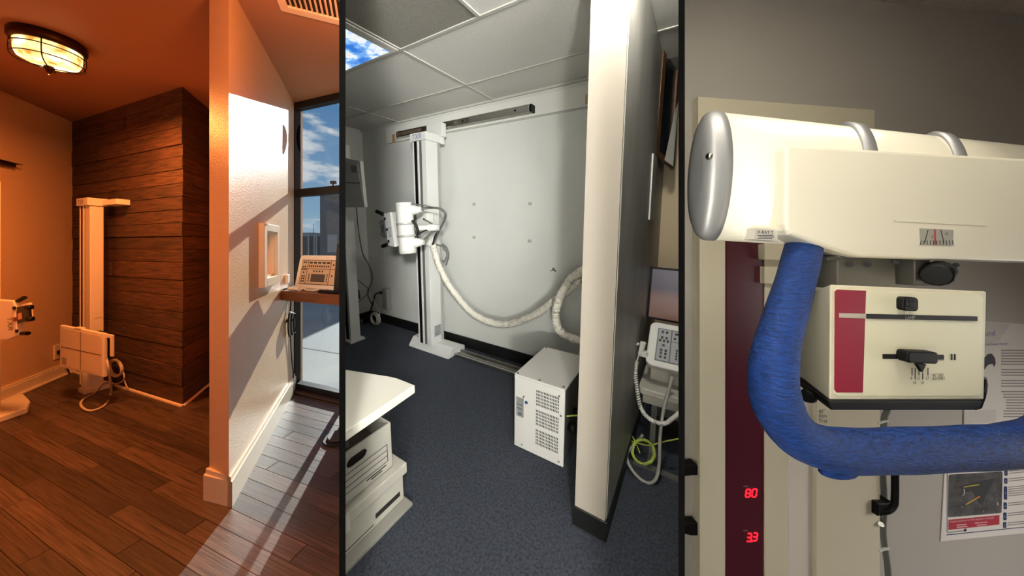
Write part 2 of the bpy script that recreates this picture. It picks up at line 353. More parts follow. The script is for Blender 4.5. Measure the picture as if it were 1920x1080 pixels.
part(wf, 'latch', MB().tube([p + V((0, o_, 0)) for p, o_ in zip(lt, (.004, -.012, -.02, -.012, .004))], lambda t: .008 + .014 * math.sin(math.pi * t), 8), mat('matte black latch', '060606', .9, spec=.1))
struct('trim_window', MB().box(-3.95, -2.78, 2.74, 2.81, 0, .035, .01), mat('brown threshold', '3B2418', .5), A, 'brown threshold strip below the window')
# ceiling vent
vz = CEIL
v0 = V((-1.716, 2.577, 0)); vt = thing('ceiling_vent', 'white louvred air vent in the corridor ceiling', 'vent', D, D.I @ V((-1.65, 2.5, vz)))
vx0, vy1 = 2.86, .62
vent_m = mat('vent enamel', 'E6D2B8', .45)
part(vt, 'vent_frame', MB().box(vx0 - .62, vx0 + .07, vy1 + .0, vy1 + .06, vz - .018, vz - .001, .003).box(vx0 - .0, vx0 + .07, vy1 - .5, vy1, vz - .018, vz - .001, .003).box(vx0 - .62, vx0 - .55, vy1 - .5, vy1, vz - .018, vz - .001, .003).box(vx0 - .62, vx0 + .07, vy1 - .56, vy1 - .5, vz - .018, vz - .001, .003), vent_m)
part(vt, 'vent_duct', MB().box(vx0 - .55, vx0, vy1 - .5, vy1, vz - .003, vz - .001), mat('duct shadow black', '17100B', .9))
for i in range(14):
    yy = vy1 - .02 - i * .036
    part(vt, 'slat', MB().hexa([(vx0 - .55, yy - .014, vz - .016), (vx0, yy - .014, vz - .016), (vx0, yy - .010, vz - .016), (vx0 - .55, yy - .010, vz - .016), (vx0 - .55, yy, vz - .003), (vx0, yy, vz - .003), (vx0, yy + .004, vz - .003), (vx0 - .55, yy + .004, vz - .003)]), vent_m)
# ceiling lamp
LX, LY = -4.11, 2.787
lt = thing('ceiling_lamp', 'flush bronze ceiling lamp with glowing seeded glass and wire cage', 'lamp', G, (LX, LY, CEIL))
def at(r, a, z): return (LX + r * math.cos(a), LY + r * math.sin(a), z)
part(lt, 'canopy', MB().lathe((LX, LY, CEIL), (LX, LY, CEIL - .09), [(0, .205), (.2, .215), (.75, .215), (1, .195)], 40), dark_metal)
gm = bpy.data.materials.new('glowing seeded glass'); gm.use_nodes = True; t = gm.node_tree; p = t.nodes['Principled BSDF']
tcn = N(t, 'ShaderNodeTexCoord'); nzn = N(t, 'ShaderNodeTexNoise', i_Scale=9.0, i_Detail=6.0); L(t, tcn.outputs['Object'], nzn.inputs['Vector'])
L(t, ramp(t, nzn.outputs[0], [(.36, lin('B07028')), (.52, lin('FFD98A')), (.66, lin('FFF6D8'))]), p.inputs['Emission Color']); p.inputs['Emission Strength'].default_value = 2.3; p.inputs['Base Color'].default_value = lin('E0B070')
part(lt, 'glass_shade', MB().lathe((LX, LY, CEIL - .088), (LX, LY, CEIL - .24), [(0, .185), (.6, .18), (.85, .165), (1, .12)], 40), gm)
for z, r in ((CEIL - .13, .198), (CEIL - .215, .198)):
    part(lt, 'cage_ring', MB().tube([at(r, i * math.pi / 16, z) for i in range(33)], .0045, 6, n=2), dark_metal)
for k in range(4):
    a = math.pi / 4 + k * math.pi / 2
    part(lt, 'cage_wire', MB().tube([at(.2, a, CEIL - .07), at(.2, a, CEIL - .2), at(.15, a, CEIL - .255), at(.02, a, CEIL - .27)], .0045, 6), dark_metal)
part(lt, 'finial', MB().lathe((LX, LY, CEIL - .255), (LX, LY, CEIL - .32), [(0, .028), (.3, .032), (.5, .018), (.8, .016), (1, .004)], 16), dark_metal)
part(lt, 'pull_hook', MB().tube([(LX, LY, CEIL - .31), (LX + .015, LY - .01, CEIL - .335), (LX + .03, LY - .02, CEIL - .33), (LX + .03, LY - .02, CEIL - .315)], .004, 6), dark_metal)
# dark wall bar on the left wall
p0, p1 = E.pix(0, 296, 1, 3.9), E.pix(30, 312, 1, 3.9)
one('wall_shelf', 'short dark wooden ledge on the orange left wall', 'shelf', MB().box(p0.x - .5, p1.x, 3.84, 3.94, p1.z + .02, p0.z - .03, .004).box(p0.x - .5, p1.x - .03, 3.88, 3.94, p1.z - .02, p1.z + .02), mat('dark walnut', '2A160D', .5), E, (p1.x, 3.94, p1.z))
# outlet with plug
p0, p1 = E.pix(101, 648, 1, 3.935), E.pix(112, 671, 1, 3.935)
ot = thing('wall_outlet', 'white wall outlet with black plug near the alcove corner', 'outlet', E, (p0.x, 3.94, p1.z))
part(ot, 'cover_plate', MB().box(p0.x, p1.x, 3.928, 3.94, p1.z, p0.z, .004), trim_m)
mx_, mz_ = (p0.x + p1.x) / 2, (p0.z + p1.z) / 2
part(ot, 'plug', MB().box(mx_ - .02, mx_ + .03, 3.875, 3.928, mz_ - .03, mz_ + .02, .008), black_m)
part(ot, 'cord', MB().tube([(mx_ + .01, 3.87, mz_ - .02), (mx_ + .04, 3.86, mz_ - .12), (mx_ + .06, 3.88, mz_ - .22), (mx_ + .10, 3.87, .02)], .008, 6), black_m)
# x-ray receptor stand against the boards
xm = mat('stand white enamel', 'E4DCCB', .4)
ca0, ca1, cb0, cb1 = -6.66, -6.38, 1.85, 1.97
st = thing('receptor_stand', 'tall white x-ray column mounted against brown boards', 'x-ray stand', A, (-6.5, 1.91, 0))
part(st, 'mast', MB().box(ca0 + .14, ca1, cb0 + .006, cb1, .06, 2.42, .004).box(ca0, ca0 + .03, cb0, cb1, .06, 2.42, .004).box(ca0 + .09, ca0 + .12, cb0, cb1, .06, 2.42, .004), xm)
part(st, 'slot', MB().box(ca0 + .03, ca0 + .09, cb0 + .004, cb1, .06, 2.42), black_m)
part(st, 'groove', MB().box(ca0 + .12, ca0 + .14, cb0 + .008, cb1, .06, 2.42), mat('tan groove', '8A6B4A', .6))
cp = part(st, 'cap', MB().box(ca0 - .02, ca1 + .02, cb0 - .02, cb1 + .03, 2.42, 2.52, .005), xm)
part(cp, 'lettering', text(MB(), 'TXR', .085, (ca0 + .02, cb0 - .0215, 2.44), (1, 0, 0), (0, 0, 1), shear=.25), mat('grey lettering', '6E6A64', .6), 'grey letters TXR')
part(st, 'wall_arm', MB().box(ca1 + .02, ca1 + .40, cb1 - .02, 2.07, 2.43, 2.50, .004), xm)
part(st, 'access_plate', MB().box(ca1 - .0, ca1 + .004, cb0 + .04, cb1 - .01, .95, 1.2, .001), xm)
part(st, 'foot', MB().box(ca0 + .14, ca1 + .05, cb0 - .05, cb1 + .05, 0, .06, .006).box(ca0 + .16, ca0 + .2, cb0 - .03, cb0 + .006, .06, .5), xm)
# receptor panel
q = [G.b(113, 605, 3.76), G.b(195, 621, 3.60), G.b(192, 706, 3.60), G.b(117, 687, 3.74)]
ex = (q[1] - q[0]).normalized(); ez = V((0, 0, 1)); ey = ez.cross(ex).normalized(); T = Matrix((ex, ey, ez)).transposed().to_4x4(); T.translation = q[3]
wR, hR = (q[1] - q[0]).length * .99, q[0].z - q[3].z - .02
rp = thing('flat_panel_detector', 'square cream detector panel with brown cross lines on the stand', 'detector', G, q[3])
part(rp, 'frame', MB(T).box(0, wR, -.02, .015, 0, hR, .008), xm)
part(rp, 'face', MB(T).prism([(x, -.021, z) for x, z in rrect(.03, wR - .03, .03, hR - .03, .03)], (0, -.003, 0)), mat('receptor face', 'D6C7AE', .5))
part(rp, 'cross_lines', MB(T).box(wR / 2 - .004, wR / 2 + .004, -.0255, -.024, .03, hR - .03).box(.03, wR - .03, -.0255, -.024, hR / 2 - .004, hR / 2 + .004), mat('brown line ink', '5A3420', .6))
part(rp, 'data_label', MB(T).box(.05, .13, -.0255, -.024, .05, .13), mat('grey label', '9C8F7C', .6))
part(rp, 'side_handle', MB(T).box(wR + .0, wR + .10, .0, .02, hR - .05, hR - .01, .004).box(wR + .06, wR + .10, .0, .02, hR - .26, hR - .05, .004), xm)
part(rp, 'latch_notch', MB(T).box(wR * .36, wR * .5, -.024, .02, hR - .005, hR + .012, .004), xm)
part(rp, 'carriage', MB(T).box(wR * .25, wR * .55, .015, .22, .1, hR - .1, .006), black_m)
cab = mat('pale cable', 'C9BEAC', .5)
def fp(px, py, z=.012):
    v = V(((px - CX) / F_PX, 1, -(py - CY) / F_PX)); return v * ((CAMZ - z) / -v.z) + V((0, 0, CAMZ))
one('detector_cable', 'pale cable looping from the detector panel onto the floor', 'cable', MB().tube([G.b(191, 650, 3.65), G.b(199, 670, 3.6), G.b(205, 700, 3.6), fp(208, 738), fp(196, 760), fp(170, 770), fp(153, 762), fp(155, 750), fp(180, 735), G.b(197, 715, 3.72)], .011, 8), cab, G, fp(196, 760))
# coil of cable hung on the boards
cc = A.b(221, 689, 2.04)
co = thing('cable_coil', 'coil of tan cable hanging on brown boards', 'cable', A, cc)
part(co, 'coil', MB().tube([(cc.x + (.165 + .014 * math.sin(i * .061)) * math.cos(i * .42), 2.03 - .022 * (.5 + .5 * math.sin(i * .047)), cc.z + (.10 + .011 * math.sin(i * .061)) * math.sin(i * .42)) for i in range(150)], .0075, 6, n=2), cab)
part(co, 'loose_end', MB().tube([(cc.x + .16, 2.03, cc.z - .02), (cc.x + .2, 2.03, cc.z - .1), A.b(228, 716, 2.03), (cc.x - .05, 2.03, cc.z - .22), (cc.x - .2, 2.03, cc.z - .2)], .008, 6), cab)
part(co, 'tail', MB().tube([A.b(232, 702, 2.04), A.b(235, 718, 2.04), A.b(240, 729, 2.04)], .007, 6), cab)
part(co, 'hook', MB().cyl((cc.x, 2.0, cc.z + .07), (cc.x, 2.075, cc.z + .07), .01, seg=8), black_m)
# tube stand at the frame's left edge
bs = thing('tube_stand', 'white x-ray tube stand base by the left wall', 'x-ray stand', G, fp(12, 770, 0))
b4 = [fp(-60, 815, 0), fp(52, 775, 0), fp(57, 762, 0), fp(43, 747, 0), fp(-60, 790, 0)]
part(bs, 'base', MB().prism(b4, (0, 0, .07), .012), xm)
pc = fp(-50, 795, 0)
part(bs, 'mast', MB().box(pc.x - .14, pc.x + .1, pc.y - .1, pc.y + .12, .07, 2.6, .006), xm)
part(bs, 'arm', MB().box(pc.x + .0, pc.x + .12, pc.y - .3, pc.y + .05, 1.05, 1.25, .01), xm)
Yc = 3.2
cl = thing('tube_collimator', 'white collimator with black handles at left picture edge', 'collimator', G, G.b(12, 635, Yc))
def gp(mb, pts, Y, dep, bev=0): return mb.prism([G.b(x, y, Y) for x, y in pts], (0, dep, 0), bev)
part(cl, 'housing', gp(MB(), [(-60, 560), (24, 564), (27, 572), (32, 630), (14, 637), (-60, 642)], Yc, .05, .008), xm)
part(cl, 'light_port', gp(MB(), [(29, 573), (53, 568), (56, 600), (33, 608)], Yc + .02, .03, .006), xm)
part(cl, 'port_face', gp(MB(), [(31, 576), (53, 572), (55, 600), (33, 606)], Yc + .0, .02), mat('dark green grey face', '2E3026', .5))
for x, y in ((49, 577), (51, 599)):
    c0 = G.b(x, y, Yc - .035)
    part(cl, 'knob', MB().cyl(c0, c0 + V((0, .04, 0)), .024, seg=16), black_m)
part(cl, 'port_label', gp(MB(), [(33, 588), (39, 586), (40, 598), (34, 600)], Yc - .004, .006), mat('pink label', 'D8A088', .5))
for a, b_ in (((24, 569), (46, 558)), ((31, 625), (53, 625))):
    part(cl, 'handle', MB().tube([G.b(*a, Yc + .05), G.b((a[0] + b_[0]) / 2, (a[1] + b_[1]) / 2, Yc + .03), G.b(*b_, Yc + .02)], lambda t: .012 + .008 * min(1, t * 2), 10), black_m)
for x, y in ((23, 577), (28, 620)):
    part(cl, 'button', gp(MB(), [(x, y - 2), (x + 4, y - 2), (x + 4, y + 4), (x, y + 4)], Yc - .008, .01), black_m)
part(cl, 'button', gp(MB(), [(24, 596), (28, 595), (29, 602), (25, 603)], Yc - .008, .01), mat('red brown button', '7A3420', .5))
part(cl, 'lettering', text(MB(), 'TXR', .075, G.b(13, 594, Yc - .002), (.1, 0, -1), (1, 0, .1), shear=.2), mat('grey lettering', '6E6A64', .6), 'grey letters TXR')
# desk in the corridor
wood_m = mat('oak desk', '6E4022', .45, bump=(20, .15, (1, 8, 8)), var=(4, .35, (.8, 10, 14)))
dz0, dz1 = 1.285, 1.392
def wall_a(b):   # where the divider wall's corridor face meets depth b of frame A
    x0_, x1_ = A.I @ (D.M @ V((2.8, .958, 0))), A.I @ (D.M @ V((4.81, .958, 0)))
    t_ = (b - x0_.y) / (x1_.y - x0_.y); return x0_.x + t_ * (x1_.x - x0_.x)
re0, re1 = A.pix(637, 548, 1, 2.344).x, A.pix(639, 540, 1, 2.44).x
dk = one('wall_desk', 'thick brown wooden desk shelf fixed below the window', 'desk', MB().prism([(wall_a(2.344) + .002, 2.344, dz0), (re0, 2.344, dz0), (re1, 2.48, dz0), (re1 - .03, 2.80, dz0), (wall_a(2.80) + .002, 2.80, dz0)], (0, 0, dz1 - dz0), .004), wood_m, A, (wall_a(2.344), 2.344, dz0))
# control console builder, shared by both rooms
def console(th, T, w, h, d, body, panel, lines, clipf=None, cap=None):
    K = lambda: MB(T)
    def P(par, nm, mb, m, lab=None):
        if clipf: mb.clip(*clipf)
        if not mb.bm.faces: return None
        return part(par, nm, mb, m, lab)
    bd = P(th, 'body', K().prism([(x, y, 0) for x, y in rrect(0, w, 0, h, h * .13)], (0, 0, -d), h * .03), body)
    pn = P(th, 'keypad_panel', K().box(w * .08, w * .93, h * .13, h * .86, 0, .003), lines)
    m_ = .012 * w
    cells = [(.085, .205, .15, .84), (.21, .655, .60, .84), (.21, .655, .15, .585), (.66, .925, .60, .84), (.66, .925, .15, .585)]
    for x0, x1, y0, y1 in cells: P(pn, 'panel_field', K().box(w * x0 + m_ * .3, w * x1 - m_ * .3, h * y0, h * y1, .003, .0045), panel)
    def btn(x, y, sx=.022, sy=.05): P(pn, 'key', K().box(w * (x - sx / 2), w * (x + sx / 2), h * (y - sy / 2), h * (y + sy / 2), .0045, .007), ink_m)
    for x, y in ((.125, .78), (.165, .78), (.125, .65), (.165, .65), (.11, .58), (.145, .58), (.18, .58), (.145, .48), (.13, .37), (.17, .37), (.13, .30), (.17, .30), (.13, .22), (.17, .22)): btn(x, y)
    for i in range(5): P(pn, 'readout', K().box(w * (.235 + i * .085), w * (.295 + i * .085), h * .75, h * .80, .0045, .006), ink_m)
    for i in range(10): btn(.24 + i * .042, .67)
    for i in range(4): btn(.35 + i * .055, .52)
    P(pn, 'screen', K().box(w * .31, w * .58, h * .21, h * .44, .0045, .006), mat('dull lcd', '4A3B30', .3))
    for i in range(4): btn(.265, .24 + i * .06, .016, .04); btn(.62, .24 + i * .06, .016, .04)
    for i in range(3): btn(.71 + i * .07, .72); btn(.71 + i * .07, .40)
    return bd
def basis(o, x, y):
    x = V(x).normalized(); y = V(y); z = x.cross(y).normalized(); y = z.cross(x)
    T = Matrix((x, y, z)).transposed().to_4x4(); T.translation = V(o); return T
o1 = A.b(551, 531, 2.50); o1.z = dz1 + .012; top = A.b(556, 477, 2.58)
cs1 = thing('control_console', 'peach lit x-ray control console on the window desk', 'console', A, (o1.x + .3, 2.5, dz1))
wC = A.b(648, 530, 2.5).x - o1.x
clip1 = None
console(cs1, basis(o1, (1, 0, 0), (0, .08, top.z - o1.z)), wC, top.z - o1.z, .07, mat('console beige', 'E8D8C0', .45), mat('console keypad tan', 'C8A883', .5), mat('console line brown', '4A2C1C', .5), (A.I @ (DP1 - DN1 * (DH1 + .002)), A.I.to_3x3() @ DN1))
part(cs1, 'stand', MB().box(o1.x + .06, o1.x + .30, 2.53, 2.66, dz1, dz1 + .05, .004), trim_m)
# monitor at the divider, keyboard, hand switch
m0, m1 = A.b(628, 546, 2.42), A.b(632, 457, 2.42)
mo = thing('monitor', 'black monitor edge standing at the right of the desk console', 'monitor', A, (m0.x + .05, 2.42, dz1))
part(mo, 'screen', MB().hexa([(m0.x, 2.40, dz1 + .01), (m0.x + .12, 2.36, dz1 + .01), (m0.x + .12, 2.39, dz1 + .01), (m0.x, 2.43, dz1 + .01), (m1.x, 2.42, m1.z), (m1.x + .1, 2.38, m1.z), (m1.x + .1, 2.41, m1.z), (m1.x, 2.45, m1.z)]).clip(A.I @ (DP1 - DN1 * (DH1 + .002)), A.I.to_3x3() @ DN1), black_m)
k0 = A.b(597, 543, 2.37); 
kb = thing('keyboard', 'black keyboard on the window desk', 'keyboard', A, (k0.x, 2.37, dz1))
part(kb, 'keyboard_body', MB().box(k0.x, re0 - .01, 2.36, 2.46, dz1, dz1 + .025, .005), black_m)
for i in range(8): part(kb, 'key', MB().box(k0.x + .015 + i * .025, k0.x + .036 + i * .025, 2.375, 2.395, dz1 + .025, dz1 + .031), ink_m)
hs = thing('hand_switch', 'peach coloured hand switch with cord lying on the desk', 'switch', A, (A.b(548, 543, 2.38).x, 2.38, dz1))
ha = lambda px, py, b, z: V((A.b(px, py, b).x, b, dz1 + z))
part(hs, 'grip', MB().tube([ha(541, 540, 2.37, .022), ha(550, 540, 2.38, .024), ha(562, 541, 2.39, .022)], lambda t: .016 + .008 * t, 10), mat('console beige', 'E8D8C0', .45))
part(hs, 'cord', MB().tube([ha(562, 541, 2.39, .02), ha(570, 537, 2.42, .03), ha(574, 540, 2.40, .02), ha(588, 539, 2.40, .018), ha(598, 537, 2.42, .03)], .009, 8), mat('console beige', 'E8D8C0', .45))
part(hs, 'trigger', MB().tube([ha(531, 541, 2.36, .012), ha(536, 539, 2.37, .02), ha(541, 540, 2.37, .02)], .008, 8), black_m)
one('wall_jack', 'small pale cable box on the wall beside the console', 'box', MB().box(4.30, 4.40, .93, .962, dz1 + .06, dz1 + .16, .008), trim_m, D, (4.35, .963, dz1 + .1))
# cable bundle under the desk
wb = D.pix(544, 608, 1, .93)
cb = thing('cable_bundle', 'tied bundle of grey cables hanging under the desk', 'cable', D, (wb.x, .93, 1.0))
gcab = mat('grey cable', '9A978C', .5)
for k in range(5):
    part(cb, 'loop', MB().tube([(wb.x + .10 * math.sin(a) * (1 - .1 * k) + .01 * k, .93 - .01 * k, wb.z + (.15 - .008 * k) * math.cos(a)) for a in [i * math.pi / 8 for i in range(17)]], .007, 6, n=2), gcab if k % 2 else black_m)
part(cb, 'tie', MB().cyl((wb.x - .05, .915, wb.z + .05), (wb.x + .0, .945, wb.z + .05), .03, seg=8), black_m)
part(cb, 'drop_cord', MB().tube([(wb.x + .02, .94, dz0), (wb.x + .08, .94, wb.z + .25), (wb.x, .935, wb.z + .1)], .008, 6), black_m)
part(cb, 'low_cord', MB().tube([(wb.x + .05, .94, wb.z - .1), (wb.x + .14, .945, .5), (wb.x + .20, .94, .30), (wb.x + .16, .93, .23)], .006, 6), black_m)
# dark foot pedal on the floor
fc = fp(632, 824, 0)
fo = thing('foot_pedal', 'dark rounded foot pedal on the sunlit corridor floor', 'pedal', G, fc)
ft = basis(fc, (.937, -.35, 0), (.35, .937, 0))
def pc1(mb): return mb.clip(DP1 - DN1 * (DH1 + .002), DN1)
part(fo, 'base', pc1(MB(ft).prism([(.13 * math.cos(i * math.pi / 12), .12 * math.sin(i * math.pi / 12), 0) for i in range(24)], (0, 0, .02), .004)), rubber_m)
part(fo, 'tread', pc1(MB(ft).prism([(.10 * math.cos(i * math.pi / 12), .09 * math.sin(i * math.pi / 12) + .01, .02) for i in range(24)], (0, 0, .02), .006)), mat('grey tread', '3A3A3C', .6))
# outside
conc_m = mat('outdoor concrete', '7E8688', .85, var=(.7, .12), bump=(40, .2))
gr = struct('ground', MB().poly([(-60, 3.0, -.12), (40, 3.0, -.12), (40, 80, -.12), (-60, 80, -.12)]), conc_m, G, 'concrete yard outside the window')
for i, yy in enumerate((5.6, 9.5, 13.4)):
    part(gr, 'slab_joint', MB().hexa([(-14, yy + 4.2, -.119), (6, yy - 3.2, -.119), (6, yy - 3.16, -.119), (-14, yy + 4.24, -.119), (-14, yy + 4.2, -.115), (6, yy - 3.2, -.115), (6, yy - 3.16, -.115), (-14, yy + 4.24, -.115)]), mat('joint grey', '6E7474', .9))
blk_m = mat('grey block wall', '5E666C', .9, var=(3, .15), bump=(30, .2))
Yb = 16
def gbox(px0, px1, py0, py1, Y, dep): 
    a, b = G.b(px0, py0, Y), G.b(px1, py1, Y); return (a.x, b.x, Y, Y + dep, b.z, a.z)
t_ = thing('neighbour_building', 'grey block building across the yard seen through the window', 'building', G, G.b(640, 500, Yb))
x = gbox(600, 690, 365, 500, Yb, 5); part(t_, 'wall', MB().box(*x[:4], -.12, x[5]), blk_m)
x = gbox(614, 632, 440, 473, Yb - .1, .12); part(t_, 'door', MB().box(*x), mat('pale door', '8B9498', .7))
x = gbox(598, 690, 361, 366, Yb - .15, 5.3); part(t_, 'coping', MB().box(*x), mat('pale coping', '8B9498', .7))
t_ = thing('yard_fence_building', 'low dark building with pale posts left of the block building', 'building', G, G.b(580, 500, 19))
x = gbox(560, 602, 443, 500, 19, 3); part(t_, 'wall', MB().box(*x[:4], -.12, x[5]), mat('slate wall', '4C545A', .9))
for xx in (577, 588, 592): 
    x = gbox(xx, xx + 2, 440, 500, 18.9, .1); part(t_, 'post', MB().box(*x[:4], -.12, x[5]), mat('pale post', '9AA4A8', .7))
x = gbox(566, 585, 436, 444, 20, 2); part(t_, 'roof', MB().box(*x), mat('pale coping', '8B9498', .7))
p_ = G.b(625, 345, 40)
t_ = thing('lamp_post', 'far lamp post rising above the block building', 'lamp post', G, (p_.x, 40, -.12))
part(t_, 'pole', MB().cyl((p_.x, 40, -.12), (p_.x, 40, p_.z), .12, seg=8), black_m); part(t_, 'head', MB().box(p_.x - .35, p_.x + .35, 39.8, 40.2, p_.z, p_.z + .4, .05), black_m)
p_ = G.b(588, 420, 38)
t_ = one('antenna_pole', 'thin antenna pole on the far horizon', 'pole', MB().cyl((p_.x, 38, -.12), (p_.x, 38, p_.z), .06, .03, 8), black_m, G, (p_.x, 38, -.12))
# ================================================================== ROOM 2: office with wall-rail x-ray column
FL, CE2, WB, WA = -1.275, .88, 2.15, -3.2
C1 = (B.I @ (DP1 + DN1 * (DH1 + .001)), B.I.to_3x3() @ -DN1)
C2 = (B.I @ (DP2 - DN2 * (DH2 + .001)), B.I.to_3x3() @ DN2)
def cB(mb): mb.clip(*C1); mb.clip(*C2); return mb
wall2_m = mat('grey white wall paint', 'C9CBC6', .55, var=(1.3, .05), bump=(90, .12), bdist=.003)
pil_m = mat('warm white pillar paint', 'A69F93', .45, bump=(90, .08), bdist=.003)
grey_m = mat('scuffed grey paint', 'A8A69E', .4, var=(4, .22, (1, 1, .4)), bump=(60, .1))
tan_m = mat('tan booth paint', 'C9B595', .6)
carpet_m = mat('navy carpet', '3A404C', .95, bump=(420, .9), var=(95, .55), bdist=.006)
tile_m = mat('acoustic tile', 'DEDCD6', .85, bump=(220, .5), var=(160, .07), bdist=.003)
bar_m = mat('ceiling grid enamel', 'BDBBB4', .5)
base_m = mat('black vinyl base', '0A0A0B', .5)
struct('floor_office', cB(MB().poly([(-3.4, -.6, FL), (1.6, -.6, FL), (1.6, 2.7, FL), (-3.4, 2.7, FL)])), carpet_m, B, 'dark navy carpet of the office')
struct('wall_office_left', cB(MB().box(WA - .06, WA, 1.2, WB + .06, FL, CE2 + .05)), wall2_m, B)
struct('wall_office_back', MB().box(WA - .06, -.3, WB, WB + .06, FL, CE2 + .05), wall2_m, B, 'pale wall behind the x-ray column')
struct('wall_office_pillar', MB().box(-.345, -.225, 1.1, 2.5, FL + .085, CE2 + .05), pil_m, B, 'projecting cream wall end beside the generator')
struct('wall_office_side', MB().box(-.2249, -.222, 1.112, 2.5, FL + .085, CE2), grey_m, B, 'scuffed grey side of the projecting wall')
struct('wall_booth', cB(MB().box(-.345, 1.2, 2.5, 2.56, FL, CE2 + .05)), tan_m, B)
struct('baseboard_office_back', MB().box(WA, -.345, WB - .012, WB, FL, FL + .10, .003), base_m, B)
struct('baseboard_office_left', cB(MB().box(WA, WA + .012, 1.2, WB, FL, FL + .10, .003)), base_m, B)
struct('baseboard_office_pillar', MB().box(-.351, -.216, 1.094, 2.5, FL, FL + .085, .003), base_m, B)
cl2 = struct('ceiling_office', cB(MB().box(-3.4, 1.4, -.6, 2.6, CE2 + .02, CE2 + .05)), tile_m, B, 'suspended ceiling of the office')
ac = [-3.2, -2.585, -1.44, -.295, .85]; bc = [-.48, .09, .66, 1.23, 1.80, 2.15]
tdark = mat('dark perforated grille', '8E8A82', .8, bump=(260, .8), var=(240, .35), bdist=.004)
for i in range(4):
    for j in range(5):
        x0, x1, y0, y1 = ac[i], ac[i + 1], bc[j], bc[j + 1]; g = .006
        if (i, j) == (1, 2): continue
        cells = [(x0, x1, tile_m)]
        if (i, j) == (2, 2): cells = [(x0, -.9, tdark), (-.9, x1, tile_m)]
        for xa, xb, m in cells:
            mb = cB(MB().box(xa + g, xb - g, y0 + g, y1 - g, CE2 + .004, CE2 + .018))
            if mb.bm.faces: part(cl2, 'ceiling_tile', mb, m, 'dark perforated air grille tile' if m is tdark else None)
for x in ac[1:4] + [-.9]:
    y0, y1 = (.66, 1.23) if x == -.9 else (-.5, 2.15)
    part(cl2, 'grid_bar', cB(MB().box(x - .008, x + .008, y0, y1, CE2 - .001, CE2 + .01)), bar_m)
for y in bc[1:5]: part(cl2, 'grid_bar', cB(MB().box(-3.2, .8, y - .008, y + .008, CE2 - .001, CE2 + .01)), bar_m)
struct('trim_office_ceiling', MB().box(WA, -.345, WB - .016, WB, CE2 - .012, CE2 + .004), bar_m, B, 'thin angle moulding where wall meets tiled ceiling')
sm = bpy.data.materials.new('backlit sky print'); sm.use_nodes = True; t = sm.node_tree; p = t.nodes['Principled BSDF']
tcn = N(t, 'ShaderNodeTexCoord'); mpn = N(t, 'ShaderNodeMapping'); mpn.inputs['Scale'].default_value = (3.2, 4.6, 1); mpn.inputs['Location'].default_value = (.5, .35, 0); L(t, tcn.outputs['Object'], mpn.inputs[0])
nzn = N(t, 'ShaderNodeTexNoise', i_Scale=1.7, i_Detail=7.0, i_Roughness=.55); L(t, mpn.outputs[0], nzn.inputs['Vector'])
L(t, ramp(t, nzn.outputs[0], [(.40, lin('2F74D0')), (.49, lin('7FB4EC')), (.54, lin('E8EEF2')), (.68, lin('C9C3B4'))]), p.inputs['Emission Color']); p.inputs['Emission Strength'].default_value = 1.15; p.inputs['Base Color'].default_value = (.02, .02, .02, 1)
sk = thing('sky_light_panel', 'backlit ceiling panel printed with blue sky and clouds', 'ceiling light', B, (-2.0, .95, CE2))
part(sk, 'diffuser', cB(MB().box(-2.56, -1.5, .685, 1.205, CE2 - .002, CE2 + .004)), sm)
part(sk, 'rim', cB(MB().box(-1.5, -1.45, .67, 1.222, CE2 - .004, CE2 + .006).box(-2.58, -1.5, 1.205, 1.222, CE2 - .004, CE2 + .006)), white_m)
struct('wall_bounce_rear', MB().box(-.52, .38, -1.62, -1.58, -.4, 3.75), mat('unseen wall white', 'E2E2DE', .7), G)  # unseen white wall added to bounce light forward into the office
# ledger board and ceiling rail
bx = [B.b(725, 260, 2.13).x, -.346]
one('ledger_board', 'long white mounting board screwed under the office ceiling', 'board', MB().box(bx[0], bx[1], 2.125, WB, .688, .838, .002), mat('board white', 'D4D4CE', .5), B, (-1.5, WB, .69))
for px, py in ((738.5, 260), (1105, 188)):
    q = B.b(px, py, 2.122); w_ = .02 if px < 800 else .026
    one('wood_block', 'small tan wood block at the %s end of the ledger board' % ('left' if px < 800 else 'right'), 'wood block', MB().box(q.x - w_, q.x + w_, 2.117, 2.1249, q.z - .035, q.z + .04, .002), mat('tan wood', 'A88A5E', .7, var=(30, .25)), B, (q.x, 2.12, q.z))
q0, q1 = B.b(748, 258, 2.1), B.b(997, 210, 2.1)
rl = thing('wall_rail', 'steel guide rail along the ledger board above the x-ray column', 'rail', B, (-1.7, 2.125, .71))
part(rl, 'channel', MB().box(q0.x, q1.x, 2.07, 2.1249, .712, .720).box(q0.x, q1.x, 2.07, 2.1249, .757, .764).box(q0.x, q1.x, 2.11, 2.1249, .72, .757), steel_m)
part(rl, 'face', MB().box(q0.x + .9, q1.x - .004, 2.064, 2.07, .712, .764, .002), steel_m)
part(rl, 'end_cap', MB().box(q1.x, q1.x + .014, 2.066, 2.124, .712, .764), black_m)
part(rl, 'bolt', MB().cyl((q1.x - .12, 2.060, .738), (q1.x - .12, 2.065, .738), .008, seg=8), black_m)
part(rl, 'bolt', MB().cyl((q1.x - .62, 2.060, .738), (q1.x - .62, 2.065, .738), .008, seg=8), black_m)
part(rl, 'lower_lip', MB().box(q0.x + .1, -.5, 2.105, 2.125, .690, .700), mat('board white', 'D4D4CE', .5))
part(rl, 'rust_stain', MB().box(q0.x + .0, q0.x + .35, 2.066, 2.07, .722, .752), mat('rusty steel', '6A5A4C', .6, .3, var=(30, .4)))
